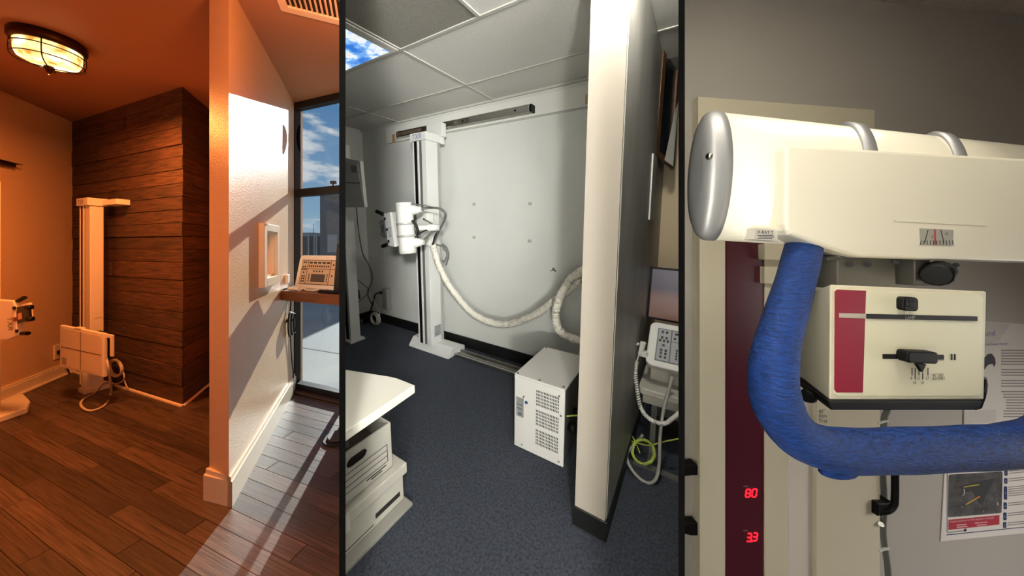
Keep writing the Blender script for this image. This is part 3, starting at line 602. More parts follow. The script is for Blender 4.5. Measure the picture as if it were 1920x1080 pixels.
# x-ray column
ca0, ca1, cb0, cb1 = -2.09, -1.925, 1.87, 2.03
cw = mat('column white', 'D0D1CE', .38)
st = thing('xray_column', 'tall white x-ray tube column on floor rail by the office wall', 'x-ray stand', B, (-2.0, 1.95, FL))
z0, z1 = FL + .075, .58
part(st, 'mast', MB().box(ca0 + .11, ca1, cb0, cb1, z0, z1, .003).box(ca0, ca0 + .018, cb0, cb1, z0, z1, .003).box(ca0 + .055, ca0 + .075, cb0, cb1, z0, z1, .003).box(ca0, ca1, cb1 - .03, cb1, z0, z1), cw)
part(st, 'slot', MB().box(ca0 + .018, ca0 + .055, cb0 + .003, cb1 - .03, z0, z1), black_m)
part(st, 'groove', MB().box(ca0 + .075, ca0 + .11, cb0 + .006, cb1 - .03, z0, z1), mat('grey groove', '8B8880', .5, .6))
cp = part(st, 'cap', MB().box(ca0 - .012, ca1 + .012, cb0 - .015, cb1 + .012, z1, z1 + .065, .004), cw)
blue_ink = mat('faded blue lettering', '5B6FA0', .6)
part(cp, 'lettering', text(MB(), 'TXR', .06, (ca0 + .012, cb0 - .0165, z1 + .012), (1, 0, 0), (0, 0, 1), shear=.25), blue_ink, 'blue letters TXR')
part(st, 'rail_bracket', MB().box(ca0 + .03, ca1 + .05, cb1 - .02, 2.063, z1 + .05, z1 + .165, .004).box(ca1 + .01, ca1 + .03, cb1, 2.06, z1 - .01, z1 + .05), cw)
pf = [(0, 1.875, FL), (0, 2.10, FL), (0, 2.10, FL + .045), (0, 2.03, FL + .08), (0, 1.935, FL + .08), (0, 1.885, FL + .02)]
part(st, 'base', MB().prism([(-2.235, y, z) for _, y, z in pf], (.50, 0, 0), .003), cw)
part(st, 'data_plate', MB().box(ca1 - .001, ca1 + .002, cb0 + .04, cb0 + .12, z0 + .07, z0 + .17), mat('silver plate', 'A8AAA8', .4, .4, var=(60, .3)))
part(st, 'cable_latch', MB().box(ca0 + .085, ca0 + .1, cb0 + .01, cb0 + .035, z0 + .08, z0 + .2), black_m)
fr_ = thing('floor_rail', 'steel floor rail running along the carpet behind the column', 'rail', B, (-1.4, 2.0, FL))
part(fr_, 'track', MB().box(-1.75, -.62, 1.945, 2.055, FL, FL + .006).box(-1.75, -.62, 1.945, 1.965, FL, FL + .025).box(-1.75, -.62, 2.035, 2.055, FL, FL + .025).box(-1.75, -.62, 1.99, 2.01, FL, FL + .015), steel_m)
# tube head on the column
tb = 1.55
t0, t1 = B.b(757, 380, tb), B.b(765, 475, tb)
th = thing('xray_tube', 'white cylindrical x-ray tube clamped to the office column', 'x-ray tube', B, t1)
ax = (t1 - t0)
part(th, 'barrel', MB().lathe(t0, t1, [(0, .058), (.015, .062), (.1, .062), (.9, .062), (.985, .062), (1, .056)], 28), white_m)
for f_ in (.05, .93): part(th, 'end_ring', MB().lathe(t0 + ax * f_, t0 + ax * (f_ + .02), [(0, .0625), (.5, .0635), (1, .0625)], 28), white_m)
for f_ in (.39, .63):
    part(th, 'clamp', MB().lathe(t0 + ax * f_, t0 + ax * (f_ + .045), [(0, .063), (.1, .069), (.9, .069), (1, .063)], 28), mat('clamp silver', 'B4B4B0', .4, .2))
for f_, dx in ((.16, 0), (.80, 0)):
    c0 = t0 + ax * f_; part(th, 'cable_socket', MB().lathe(c0, c0 + V((.115, .06, .01)), [(0, .035), (.6, .035), (.62, .03), (.8, .03), (.82, .022), (1, .02)], 16), white_m)
c0 = t0 + ax * .5
part(th, 'pivot', MB().lathe(c0 + V((.05, .05, 0)), c0 + V((.14, .2, 0)), [(0, .02), (.5, .02), (.52, .027), (1, .027)], 16), white_m)
part(th, 'lock_lever', MB().tube([c0 + V((.07, .0, .06)), c0 + V((.09, .02, .02)), c0 + V((.1, .03, -.04))], .01, 8), black_m)
cq = [B.b(778, 394, 1.80), B.b(801, 399, 1.80), B.b(805, 462, 1.80), B.b(785, 455, 1.80)]
part(th, 'carriage', MB().prism(cq, (0, .07, 0), .006), white_m)
part(th, 'lock_button', MB().cyl(B.b(794, 411, 1.79), B.b(794, 411, 1.79) + V((0, .015, 0)), .008, seg=10), black_m)
co = thing('collimator', 'white collimator box with two black handles left of the office x-ray tube', 'collimator', B, B.b(735, 462, tb))
def bp(pts, b, dep, bev=0): return MB().px(B, pts, b, dep, 1, bev)
part(co, 'housing', bp([(730, 398), (744, 397), (749, 461), (739, 463)], tb - .03, .1, .004), mat('soft grey enamel', 'CFCFCB', .45))
part(co, 'front_plate', bp([(719, 400), (731, 398), (740, 463), (728, 461)], tb - .05, .10, .003), white_m)
part(co, 'lettering', text(MB(), 'TXR', .045, B.b(727, 424, tb - .0515), (.1, 0, -1), (1, 0, .1), shear=.2), blue_ink, 'faded blue letters TXR')
for x, y in ((720, 410), (724, 430), (727, 452)): part(co, 'button', bp([(x, y - 2), (x + 2.5, y - 2), (x + 2.5, y + 3), (x, y + 3)], tb - .054, .01), black_m)
part(co, 'port', bp([(712, 414), (719, 412), (723, 446), (715, 444)], tb - .03, .08, .003), mat('grey port', '5A5E62', .4))
for x, y in ((714, 419), (717, 440)): part(co, 'knob', MB().cyl(B.b(x, y, tb - .075), B.b(x, y, tb - .03), .016, seg=14), black_m)
for a, b_ in (((719, 402), (706, 396)), ((727, 458), (717, 462))):
    part(co, 'handle', MB().tube([B.b(*a, tb), B.b(*b_, tb - .01)], .0155, 10), black_m)
# cables at the tube
gcb = mat('dark grey cable', '5B5A58', .5)
def cable(name, label, pts, r, m, fr=B, n=8, seg=8):
    P = [fr.b(x, y, b) for x, y, b in pts]; return one(name, label, 'cable', MB().tube(P, r, seg, n=n), m, fr, P[-1])
cable('tube_cable', 'dark cable arching from the upper tube socket to the bundle', [(785, 394, 1.6), (800, 390, 1.65), (825, 391, 1.7), (836, 402, 1.72), (830, 420, 1.74), (820, 437, 1.76)], .0085, gcb)
cable('tube_cable', 'thin grey wire from the top of the tube barrel to the bundle', [(771, 382, 1.55), (800, 386, 1.6), (828, 394, 1.7), (833, 410, 1.72), (822, 436, 1.76)], .005, gcb)
cable('tube_cable', 'grey cable rising from the lower tube socket to the bundle', [(788, 457, 1.6), (800, 445, 1.66), (812, 434, 1.72), (822, 432, 1.76), (818, 445, 1.78), (811, 458, 1.8)], .009, gcb)
cable('tube_cable', 'short wire leaving the carriage lock button', [(794, 411, 1.78), (806, 417, 1.76), (817, 426, 1.75), (820, 434, 1.76)], .0045, gcb)
cable('tube_cable', 'thin black wire from the clamp side to the bundle', [(777, 445, 1.58), (790, 436, 1.62), (803, 430, 1.68), (813, 432, 1.75)], .005, black_m)
cable('tube_cable', 'black twisted pair dropping from bundle into the white hose', [(822, 433, 1.765), (815, 444, 1.77), (812, 458, 1.79)], .006, black_m)
cable('spare_cable', 'loose black cable loop behind the hose top', [(815, 458, 1.86), (830, 462, 2.0), (838, 475, 2.03), (833, 490, 2.03), (826, 485, 2.03)], .005, gcb)
cable('spare_cable', 'outer dark cable loop hanging beside the column', [(828, 456, 2.04), (838, 465, 2.06), (841, 480, 2.06), (836, 497, 2.06)], .005, gcb)
# wrapped hose
hose_m = mat('wrinkled white wrap', 'DEDACD', .4, bump=(48, .8), bdist=.02)
def hose(name, label, pts, r):
    P = spline([B.b(x, y, b) if not isinstance(x, V) else x for x, y, b in pts], 14)
    random.seed(len(pts)); Q = [p + V((random.uniform(-1, 1), random.uniform(-1, 1), random.uniform(-1, 1))) * r * .10 for p in P]
    ph = [random.uniform(.86, 1.14) for _ in range(len(Q))]
    return one(name, label, 'hose', MB().tube(Q, lambda t: r * ph[int(t * (len(Q) - 1))], 12, raw=True), hose_m, B, P[-1])
hose('cable_hose', 'long white wrapped cable hose sagging across the office wall', [(812, 460, 1.82), (820, 490, 1.84), (836, 525, 1.88), (862, 562, 1.93), (890, 590, 1.97), (925, 606, 2.0), (960, 607, 2.0), (1000, 592, 1.97), (1035, 568, 1.93), (1060, 548, 1.90), (1085, 527, 1.88), (1103, 512, 1.87), (V((-.347, 1.86, B.b(1103, 508, 1.87).z)), 0, 0)], .0265)
hose('cable_hose', 'short white wrapped hose loop hanging beside the pillar', [(V((-.347, 1.80, B.b(1106, 506, 1.84).z)), 0, 0), (1106, 507, 1.84), (1088, 510, 1.83), (1065, 530, 1.82), (1048, 562, 1.80), (1042, 590, 1.80), (1047, 614, 1.81), (1063, 630, 1.83), (1092, 638, 1.87), (1112, 640, 1.9), (V((-.347, 1.92, B.b(1112, 640, 1.9).z)), 0, 0)], .026)
# marks on the wall
mk = mat('wall mark grey', '96968F', .7)
for x, y, w_ in ((889, 383, 4), (994, 382, 4), (889, 445, 3), (993, 452, 4)):
    q = B.b(x, y, WB)
    o = one('wall_anchor', 'tiny grey anchor plate on the back wall %s' % {889: 'left of centre', 994: 'right of centre', 993: 'right of centre'}[x] .replace('centre', 'centre, upper' if y < 400 else 'centre, lower'), 'anchor', MB().box(q.x - .014, q.x - .003, WB - .004, WB, q.z - .012, q.z + .012).box(q.x + .003, q.x + .014, WB - .004, WB, q.z - .012, q.z + .012), mk, B, q, 'anchor plates on the office wall')
q = B.b(1038, 505, WB)
one('wall_damage', 'small torn plaster scuff on the wall left of the hose loop', 'scuff', MB().ball((q.x, WB - .002, q.z), .012, 10, (1, .3, 1.2)).ball((q.x + .015, WB - .002, q.z - .01), .008, 8, (1, .3, 1)).ball((q.x - .02, WB - .002, q.z - .012), .006, 8, (1, .3, 1)), gcb, B, q)
# generator cabinet
ga0, ga1, gb0, gb1, gz0, gz1 = -.765, -.485, 1.335, 1.72, FL, -.858
gn = thing('generator_cabinet', 'white generator cabinet with slotted vents on the carpet', 'cabinet', B, (-.63, 1.5, FL))
part(gn, 'case', MB().box(ga0 + .004, ga1 - .012, gb0 + .012, gb1 - .002, gz0 + .012, gz1 - .013, .002), mat('cabinet dark inside', '4A4A48', .6))
part(gn, 'front_panel', MB().box(ga0, ga1, gb0, gb0 + .012, gz0 + .004, gz1 - .012, .002), white_m)
part(gn, 'top_panel', MB().box(ga0, ga1, gb0, gb1, gz1 - .011, gz1, .002), white_m)
part(gn, 'left_panel', MB().box(ga0, ga0 + .004, gb0 + .012, gb1, gz0 + .004, gz1 - .012), white_m)
gw, gh = ga1 - ga0, gz1 - gz0
for lo in (.66, .40, .14):
    sl = MB()
    for i in range(15):
        for j in range(5):
            x = ga0 + gw * (.46 + i * .030); z = gz0 + gh * (lo + .02 + j * .043)
            sl.box(x, x + gw * .015, gb0 - .0008, gb0, z, z + gh * .028)
    part(gn, 'vent_slots', sl, ink_m, 'block of narrow vertical vent slots', 'stuff')
part(gn, 'data_plate', MB().box(ga0 + gw * .04, ga0 + gw * .20, gb0 - .001, gb0, gz0 + gh * .44, gz0 + gh * .70), mat('silver plate', 'A8AAA8', .4, .4, var=(60, .3)))
part(gn, 'plate_print', MB().box(ga0 + gw * .08, ga0 + gw * .16, gb0 - .0016, gb0 - .001, gz0 + gh * .46, gz0 + gh * .50).box(ga0 + gw * .06, ga0 + gw * .18, gb0 - .0016, gb0 - .001, gz0 + gh * .55, gz0 + gh * .56).box(ga0 + gw * .06, ga0 + gw * .18, gb0 - .0016, gb0 - .001, gz0 + gh * .6, gz0 + gh * .61), mat('blue grey print', '5A6470', .6))
part(gn, 'badge', MB().cyl((ga0 + gw * .255, gb0 - .002, gz0 + gh * .665), (ga0 + gw * .255, gb0, gz0 + gh * .665), .009, seg=14), mat('blue badge', '2A4A78', .5))
for x, z in ((.2, .73), (.17, .06), (.92, .06), (.94, .66), (.90, .9)): part(gn, 'screw', MB().cyl((ga0 + gw * x, gb0 - .003, gz0 + gh * z), (ga0 + gw * x, gb0, gz0 + gh * z), .005, seg=8), steel_m)
for x, y in ((.05, .03), (.05, .97), (.95, .05), (.5, .03)): part(gn, 'screw', MB().cyl((ga0 + gw * x, gb0 + (gb1 - gb0) * y, gz1), (ga0 + gw * x, gb0 + (gb1 - gb0) * y, gz1 + .002), .005, seg=8), black_m)
part(gn, 'side_connector', MB().cyl((ga1 - .012, gb0 + .1, gz0 + .16), (ga1 + .03, gb0 + .1, gz0 + .16), .022, seg=12).cyl((ga1 - .012, gb0 + .18, gz0 + .2), (ga1 + .03, gb0 + .18, gz0 + .2), .018, seg=12), black_m)
part(gn, 'ground_wire', MB().tube([(ga1 - .01, gb0 + .06, gz0 + .24), (ga1 + .04, gb0 + .08, gz0 + .25), (ga1 + .10, gb0 + .14, gz0 + .22)], .004, 6), mat('yellow green wire', 'A8B84A', .5))
# white table over the boxes
tz = -.62
tbm = mat('white laminate', 'DDDBD0', .4)
tb_ = thing('side_table', 'white laminate table corner at left above cardboard boxes', 'table', B, (-1.1, .55, FL))
tp = [B.pix(630, 690, 2, tz), B.pix(733, 706, 2, tz), B.pix(745, 709, 2, tz), B.pix(778, 722, 2, tz), B.pix(620, 828, 2, tz)]
part(tb_, 'tabletop', cB(MB().prism([p - V((0, 0, .03)) for p in tp], (0, 0, .03), .003)), tbm)
part(tb_, 'leg', cB(MB().box(-1.33, -1.05, .86, .89, FL, tz - .03)) if False else cB(MB().box(-1.19, -1.15, .60, .64, FL, tz - .03)), gcb)
card_m = mat('white cardboard', 'B9B6AC', .8, bump=(60, .1), var=(6, .06))
ink2 = mat('faded black print', '24221F', .8)
bx = thing('file_box', 'open white cardboard file box with hand hole, upper of the stack', 'box', B, (-1.15, .58, -1.085))
a1, b0, b1, c0, c1 = -1.032, .30, .755, -1.085, -.882
wl = MB().box(a1 - .006, a1, b0, b1, c0, c0 + .13).box(a1 - .006, a1, b0, b1, c0 + .17, c1).box(a1 - .006, a1, b0, .56, c0 + .13, c0 + .17).box(a1 - .006, a1, .645, b1, c0 + .13, c0 + .17)
wl.box(a1 - .35, a1 - .006, b1 - .006, b1, c0, c1).box(a1 - .35, a1, b0, b1, c0, c0 + .006)
for y_, sy in ((.56, 1), (.645, -1)):
    for z_, sz in ((c0 + .13, 1), (c0 + .17, -1)): wl.prism([(a1, y_, z_), (a1, y_ + sy * .018, z_), (a1, y_ + sy * .006, z_ + sz * .006), (a1, y_, z_ + sz * .018)], (-.006, 0, 0))
part(bx, 'walls', cB(wl), card_m)
part(bx, 'inside_dark', cB(MB().box(a1 - .33, a1 - .02, b0, b1 - .02, c0 + .006, c0 + .12)), mat('dark interior fill', '2A1B14', .9))  # dark block filling the inside of the open box
for i, z in enumerate((.115, .09, .065, .04)):
    part(bx, 'printed_line', cB(MB().box(a1, a1 + .0006, b0, b1 - .02, c0 + z, c0 + z + .0025)), ink2)
part(bx, 'printed_border', cB(MB().box(a1, a1 + .0006, b1 - .023, b1 - .02, c0 + .04, c0 + .118)), ink2)
part(bx, 'printed_text', cB(MB().box(a1, a1 + .0006, b1 - .12, b1 - .03, c0 + .026, c0 + .031).box(a1, a1 + .0006, b1 - .10, b1 - .05, c0 + .016, c0 + .021)), ink2)
bx = thing('file_box', 'lidded white cardboard file box with taped lid, under the open box', 'box', B, (-1.15, .58, FL))
a1, b1, c0, c1 = -1.01, .79, FL + .018, -1.13
part(bx, 'body', cB(MB().box(a1 - .38, a1, b0, b1, c0, c1, .003)), card_m)
part(bx, 'lid', cB(MB().box(a1 - .40, a1 + .012, b0, b1 + .014, -1.135, -1.0875, .004)), card_m)
part(bx, 'tape', cB(MB().box(a1 + .012, a1 + .013, .50, .54, -1.15, -1.088).box(a1, a1 + .0135, .50, .54, -1.16, -1.135)), mat('clear tape', 'D2CFC4', .3))
part(bx, 'logo_band', cB(MB().box(a1, a1 + .0006, b1 - .14, b1 - .02, c0 + .03, c0 + .052)), ink2)
part(bx, 'printed_line', cB(MB().box(a1, a1 + .0006, b0, b1 - .15, c0 + .012, c0 + .016)), ink2)
one('floor_board', 'flat grey board under the cardboard boxes', 'board', cB(MB().box(-1.4, -.965, b0, .80, FL, FL + .016, .003)), mat('grey board', '8E8C86', .7), B, (-1.15, .58, FL))
# wall stand and detector at left
ws = thing('detector_stand', 'white slotted wall stand beside the left office wall', 'x-ray stand', B, (-2.8, 1.68, FL))
m0, m1 = -2.94, -2.755
part(ws, 'mast', cB(MB().box(m0, m0 + .05, 1.62, 1.72, FL + .02, .6, .003).box(m0 + .085, m0 + .10, 1.62, 1.72, FL + .02, .6, .002).box(m0 + .15, m1, 1.62, 1.72, FL + .02, .6, .003)), cw)
part(ws, 'slot', cB(MB().box(m0 + .05, m0 + .085, 1.624, 1.72, FL + .02, .6)), mat('grey groove', '8B8880', .5, .6))
part(ws, 'slot', cB(MB().box(m0 + .10, m0 + .15, 1.623, 1.72, FL + .02, .6)), black_m)
part(ws, 'foot', cB(MB().box(m0 - .02, m1 + .03, 1.60, 1.75, FL, FL + .02, .003)), cw)
dt = thing('wall_detector', 'white detector panel on the stand at upper left of the office', 'detector', B, (-2.75, 1.6, .1))
dq = [B.b(632, 292, 1.58), B.b(675, 302, 1.58), B.b(688, 383, 1.58), B.b(632, 389, 1.58)]
dq[2].x = dq[1].x + .03; dq[2].z = dq[3].z
part(dt, 'panel_body', cB(MB().prism(dq, (0, .03, 0), .004)), cw)
sq = [B.b(632, 305, 1.578), B.b(670, 308, 1.578), B.b(681, 376, 1.578), B.b(632, 380, 1.578)]
part(dt, 'panel_face', cB(MB().prism(sq, (0, .002, 0))), mat('panel face grey', 'C6C7C4', .5))
part(dt, 'cross_line', cB(MB().px(B, [(632, 341), (675, 342.5), (675, 344), (632, 342.5)], 1.5765, .0015)), gcb)
part(dt, 'data_label', cB(MB().px(B, [(657, 310), (669, 311), (670, 324), (658, 323)], 1.5765, .0015)), mat('silver plate', 'A8AAA8', .4, .4, var=(60, .3)))
# box, cords and coil in the corner
q0, q1 = B.b(714, 541, 2.08), B.b(727, 582, 2.08)
ob = thing('outlet_box', 'grey electrical box with plug on the back wall corner', 'outlet', B, (q0.x, WB, q1.z))
part(ob, 'enclosure', MB().box(q0.x, q0.x + .085, 2.09, WB, q1.z, q0.z, .003), mat('galvanised grey', '9C9C98', .5, .3))
part(ob, 'face_plate', MB().box(q0.x + .004, q0.x + .081, 2.085, 2.09, q1.z + .01, q0.z - .01), mat('face plate grey', '86867F', .5))
part(ob, 'plug', MB().box(q0.x - .01, q0.x + .02, 2.06, 2.088, q0.z - .06, q0.z - .03, .004), black_m)
cable('hanging_cable', 'long grey cord hanging down the left corner wall', [(668, 385, 1.95), (672, 430, 1.98), (680, 475, 2.0), (693, 500, 2.03), (698, 525, 2.05), (690, 545, 2.06), (692, 560, 2.08), (697, 570, 2.1)], .006, gcb)
cable('hanging_cable', 'black power cord running from the plug to the corner floor', [(713, 548, 2.07), (704, 552, 2.08), (700, 565, 2.08), (696, 580, 2.06), (690, 596, 2.03), (688, 604, 2.03)], .008, black_m)
cable('hanging_cable', 'thin white wire curving beside the corner coil', [(690, 540, 2.06), (705, 572, 2.06), (712, 590, 2.05), (706, 600, 2.05)], .004, hose_m)
cable('hanging_cable', 'thin dark wire loop by the detector stand mast', [(650, 420, 1.95), (659, 435, 1.95), (660, 448, 1.95), (650, 452, 1.95)], .004, gcb)
cable('hanging_cable', 'thin grey wire slanting from mast to corner', [(662, 520, 1.9), (680, 532, 1.98), (692, 545, 2.05), (680, 560, 1.95), (668, 568, 1.9)], .004, gcb)
cq = B.b(703, 598, 2.03)
co = thing('white_cable_coil', 'coil of white cable on the floor in the office corner', 'cable', B, (cq.x, cq.y, FL))
part(co, 'coil', MB().tube([(cq.x + (.066 + .012 * math.sin(i * .057)) * math.cos(i * .42), cq.y + .014 * math.sin(i * .049), FL + .078 + (.060 + .010 * math.sin(i * .057)) * math.sin(i * .42)) for i in range(170)], .0042, 6, n=2), hose_m)
q = B.pix(680, 606, 2, FL)
ps = thing('power_adapter', 'black power adapter on the carpet beside the white coil', 'adapter', B, q)
part(ps, 'brick', MB().box(q.x - .045, q.x + .03, q.y, q.y + .06, FL, FL + .07, .006), black_m); part(ps, 'label', MB().box(q.x - .03, q.x + .0, q.y - .001, q.y, FL + .01, FL + .04), white_m)
# picture on the side of the pillar
def wp(px, py, b): return B.b(px, py, b)
P4 = [wp(1245, 75, 2.02), wp(1276, 108, 2.42), wp(1262, 318, 2.42), wp(1228, 287, 2.0)]
pc_ = thing('framed_picture', 'dark picture in a wooden frame on the grey pillar side', 'picture', B, P4[3])
nrm = (P4[1] - P4[0]).cross(P4[3] - P4[0]).normalized()
if nrm.x < 0: nrm = -nrm
def quadpt(u, v): return P4[0].lerp(P4[1], u).lerp(P4[3].lerp(P4[2], u), v)
def qf(u0, u1, v0, v1, off, dep): return cB(MB().prism([quadpt(u0, v0) + nrm * off, quadpt(u1, v0) + nrm * off, quadpt(u1, v1) + nrm * off, quadpt(u0, v1) + nrm * off], nrm * dep))
pf_m = mat('brown picture frame', '6A4A2E', .45, var=(30, .25))
for r in ((0, .16, 0, 1), (.84, 1, 0, 1), (.16, .84, 0, .05), (.16, .84, .95, 1)): part(pc_, 'frame_rail', qf(*r, -.012, .016), pf_m)
part(pc_, 'print', qf(.16, .84, .05, .95, -.012, .006), mat('dark photo print', '20262C', .25, var=(9, .8)))
cr = wp(1250, 300, 2.1)
one('paper_sheet', 'curled paper sheet hanging from the picture frame corner', 'paper', MB().tube([wp(1262, 190, 2.2), wp(1256, 250, 2.15), wp(1252, 305, 2.12)], .008, 4) if False else cB(MB().prism([wp(1266, 205, 2.2), wp(1272, 190, 2.25), wp(1262, 312, 2.2), wp(1246, 300, 2.1)], (0, .003, 0))), tbm, B, cr)
q0, q1 = wp(1222, 303, 1.99), wp(1213, 413, 1.90)
one('door_closer_plate', 'narrow white vertical plate below the framed picture', 'plate', MB().box(-.222, -.214, 1.83, 1.99, -.05, .30, .002), mat('plate white', 'CFCFC6', .5), B, (-.22, 1.9, -.05))
# booth furniture: monitor, console, cart
o_ = wp(1212, 596, 1.98); e_ = wp(1221, 499, 2.02)
mo = thing('booth_monitor', 'black framed monitor glowing pinkish grey in the booth', 'monitor', B, o_)
T = basis(o_, (1, -.05, 0), (0, .05, e_.z - o_.z)); hM = e_.z - o_.z
part(mo, 'bezel', cB(MB(T).box(0, .5, 0, hM, -.025, 0, .003)), black_m)
scm = bpy.data.materials.new('monitor screen gradient'); scm.use_nodes = True; t = scm.node_tree; p = t.nodes['Principled BSDF']
tcn = N(t, 'ShaderNodeTexCoord'); sxn = N(t, 'ShaderNodeSeparateXYZ'); L(t, tcn.outputs['Object'], sxn.inputs[0])
mr = N(t, 'ShaderNodeMapRange'); mr.inputs[1].default_value = 0; mr.inputs[2].default_value = hM; L(t, sxn.outputs[2], mr.inputs[0])
L(t, ramp(t, mr.outputs[0], [(0, lin('7A5548')), (.4, lin('8A6A62')), (.6, lin('5E5660')), (1, lin('6E6A74'))]), p.inputs['Emission Color']); p.inputs['Emission Strength'].default_value = .55; p.inputs['Base Color'].default_value = (.02, .02, .02, 1); p.inputs['Roughness'].default_value = .2
part(mo, 'screen', cB(MB(T).box(.012, .5, .012, hM - .012, 0, .001)), scm)
o2 = wp(1209, 682, 1.62); e2 = wp(1224, 604, 1.80)
cs = thing('booth_console', 'white x-ray control console on the booth cart', 'console', B, o2)
T2 = basis(o2, (1, 0, 0), (0, .16, .17)); h2 = (e2 - o2).length * .98
console(cs, T2, .50, h2, .05, white_m, mat('console grey field', '8F9294', .5), mat('console slate line', '3A4048', .5), C2)
cart_m = mat('cart shelf grey', 'B3B0A6', .5)
s0 = wp(1198, 722, 1.62)
ct = thing('booth_cart', 'grey cart with rounded shelf under the booth console', 'cart', B, (s0.x + .1, 1.75, FL))
part(ct, 'shelf', cB(MB().prism([(x, y, s0.z - .035) for x, y in rrect(s0.x, s0.x + .5, 1.60, 2.05, .03)], (0, 0, .035), .006)), cart_m)
part(ct, 'console_riser', cB(MB().box(s0.x + .04, s0.x + .4, 1.72, 1.95, s0.z, o2.z + .02)), cart_m)
part(ct, 'apron', cB(MB().box(s0.x + .02, s0.x + .4, 1.63, 1.66, s0.z - .09, s0.z - .035)), cart_m)
for x, y in ((s0.x + .06, 1.66), (s0.x + .06, 2.0)): part(ct, 'leg', cB(MB().box(x, x + .025, y, y + .025, FL + .012, s0.z - .035)), mat('grey frame steel', '7E7E7A', .4, .5))
part(ct, 'foot_rail', cB(MB().box(s0.x - .0, s0.x + .4, 1.55, 1.575, FL, FL + .012).box(s0.x + .06, s0.x + .085, 1.55, 2.05, FL, FL + .012)), mat('grey frame steel', '7E7E7A', .4, .5))
cp_ = thing('booth_computer', 'black equipment box on the booth floor under the cart', 'computer', B, (s0.x + .2, 1.9, FL))
part(cp_, 'case', cB(MB().box(s0.x + .1, s0.x + .4, 1.85, 2.2, FL + .0, FL + .26, .004)), black_m)
part(cp_, 'vent_panel', cB(MB().box(s0.x + .11, s0.x + .3, 1.845, 1.85, FL + .12, FL + .25)), gcb)
# hand switch and coiled cord
hq = wp(1204, 655, 1.66)
hw = thing('booth_hand_switch', 'white hand switch hanging at the console side', 'switch', B, hq)
part(hw, 'grip', MB().tube([wp(1206, 642, 1.66), wp(1204, 652, 1.66), wp(1200, 666, 1.65)], lambda t: .014 - .002 * t, 10), white_m)
part(hw, 'button', MB().tube([wp(1199, 644, 1.66), wp(1194, 646, 1.66)], .006, 8), white_m)
part(hw, 'holder', MB().box(hq.x - .016, hq.x + .03, 1.645, 1.68, hq.z - .035, hq.z - .008, .003), white_m)
sp = spline([wp(*p) for p in ((1197, 668, 1.65), (1192, 690, 1.64), (1194, 725, 1.60), (1202, 765, 1.56), (1220, 787, 1.54), (1245, 794, 1.53), (1262, 784, 1.53), (1276, 772, 1.54))], 60)
hel = []
for i, p in enumerate(sp):
    if i < 30: hel.append(p); continue
    tg = (sp[min(i + 1, len(sp) - 1)] - sp[i - 1]).normalized(); u_ = tg.cross(V((0, 1, 0))).normalized(); v_ = tg.cross(u_)
    hel.append(p + (u_ * math.cos(i * .95) + v_ * math.sin(i * .95)) * .0075)
one('coiled_cord', 'white coiled cord swinging below the booth hand switch', 'cord', cB(MB().tube(hel, .0035, 5, raw=True)), white_m, B, hel[-1])
cable('booth_cable', 'grey cable dropping from the console in a wide floor loop', [(1261, 706, 1.60), (1246, 760, 1.56), (1238, 815, 1.53), (1236, 870, 1.50), (1228, 900, 1.47), (1212, 905, 1.47), (1192, 890, 1.47), (1178, 868, 1.5), (1176, 850, 1.54), (1188, 835, 1.6), (1205, 815, 1.66)], .0075, mat('pale grey cable', 'A4A29A', .5))
yg = mat('yellow green wire', 'A8B84A', .5)
cq = B.pix(1205, 862, 2, FL + .01)
yc = thing('yellow_cable_coil', 'coil of yellow green cable on the booth carpet', 'cable', B, cq)
part(yc, 'coil', MB().tube([(cq.x + (.050 + .006 * math.sin(i * 1.9)) * math.cos(i * .52), cq.y + .035 * math.sin(i * .52 + .3) , FL + .055 + (.042 + .006 * math.sin(i * 2.7)) * math.sin(i * .52)) for i in range(110)], .0038, 6, n=2), yg)
part(yc, 'lead', cB(MB().tube([wp(1276, 822, 1.62), wp(1245, 828, 1.60), (cq.x + .02, cq.y, cq.z + .09), wp(1182, 828, 1.62), wp(1174, 842, 1.6), wp(1166, 880, 1.55)], .0035, 6)), yg)
part(yc, 'inner_loop', MB().tube([wp(1186, 818, 1.64), wp(1193, 832, 1.62), wp(1200, 850, 1.6)], .0032, 6), yg)
cable('booth_cable', 'black cord tangle behind the booth coil', [(1200, 770, 1.9), (1195, 785, 1.9), (1208, 800, 1.88), (1195, 815, 1.85), (1215, 820, 1.83), (1225, 805, 1.85), (1232, 780, 1.88)], .006, black_m)
# ================================================================== ROOM 3: exam room close-up
W3, CE3 = 1.15, 1.065
C3 = (C.I @ (DP2 + DN2 * (DH2 + .001)), C.I.to_3x3() @ -DN2)
def cC(mb): return mb.clip(*C3)
wall3_m = mat('grey beige exam wall', 'B4ADA4', .65, bump=(140, .12), bdist=.003)
struct('wall_exam', cC(MB().box(.3, 3.6, W3, W3 + .06, -2.2, CE3 + .05)), wall3_m, C, 'grey beige wall behind the x-ray tube')
ce3 = struct('ceiling_exam', cC(MB().box(.2, 3.6, -.9, W3 + .02, CE3, CE3 + .04)), mat('stippled exam tile', 'C9B8A8', .9, bump=(160, .9), var=(120, .15)), C, 'stippled ceiling of the exam room')
def cp(pts, b, dep, bev=0): return MB().px(C, pts, b, dep, 1, bev)
def R4(x0, x1, y0, y1): return [(x0, y0), (x1, y0), (x1, y1), (x0, y1)]
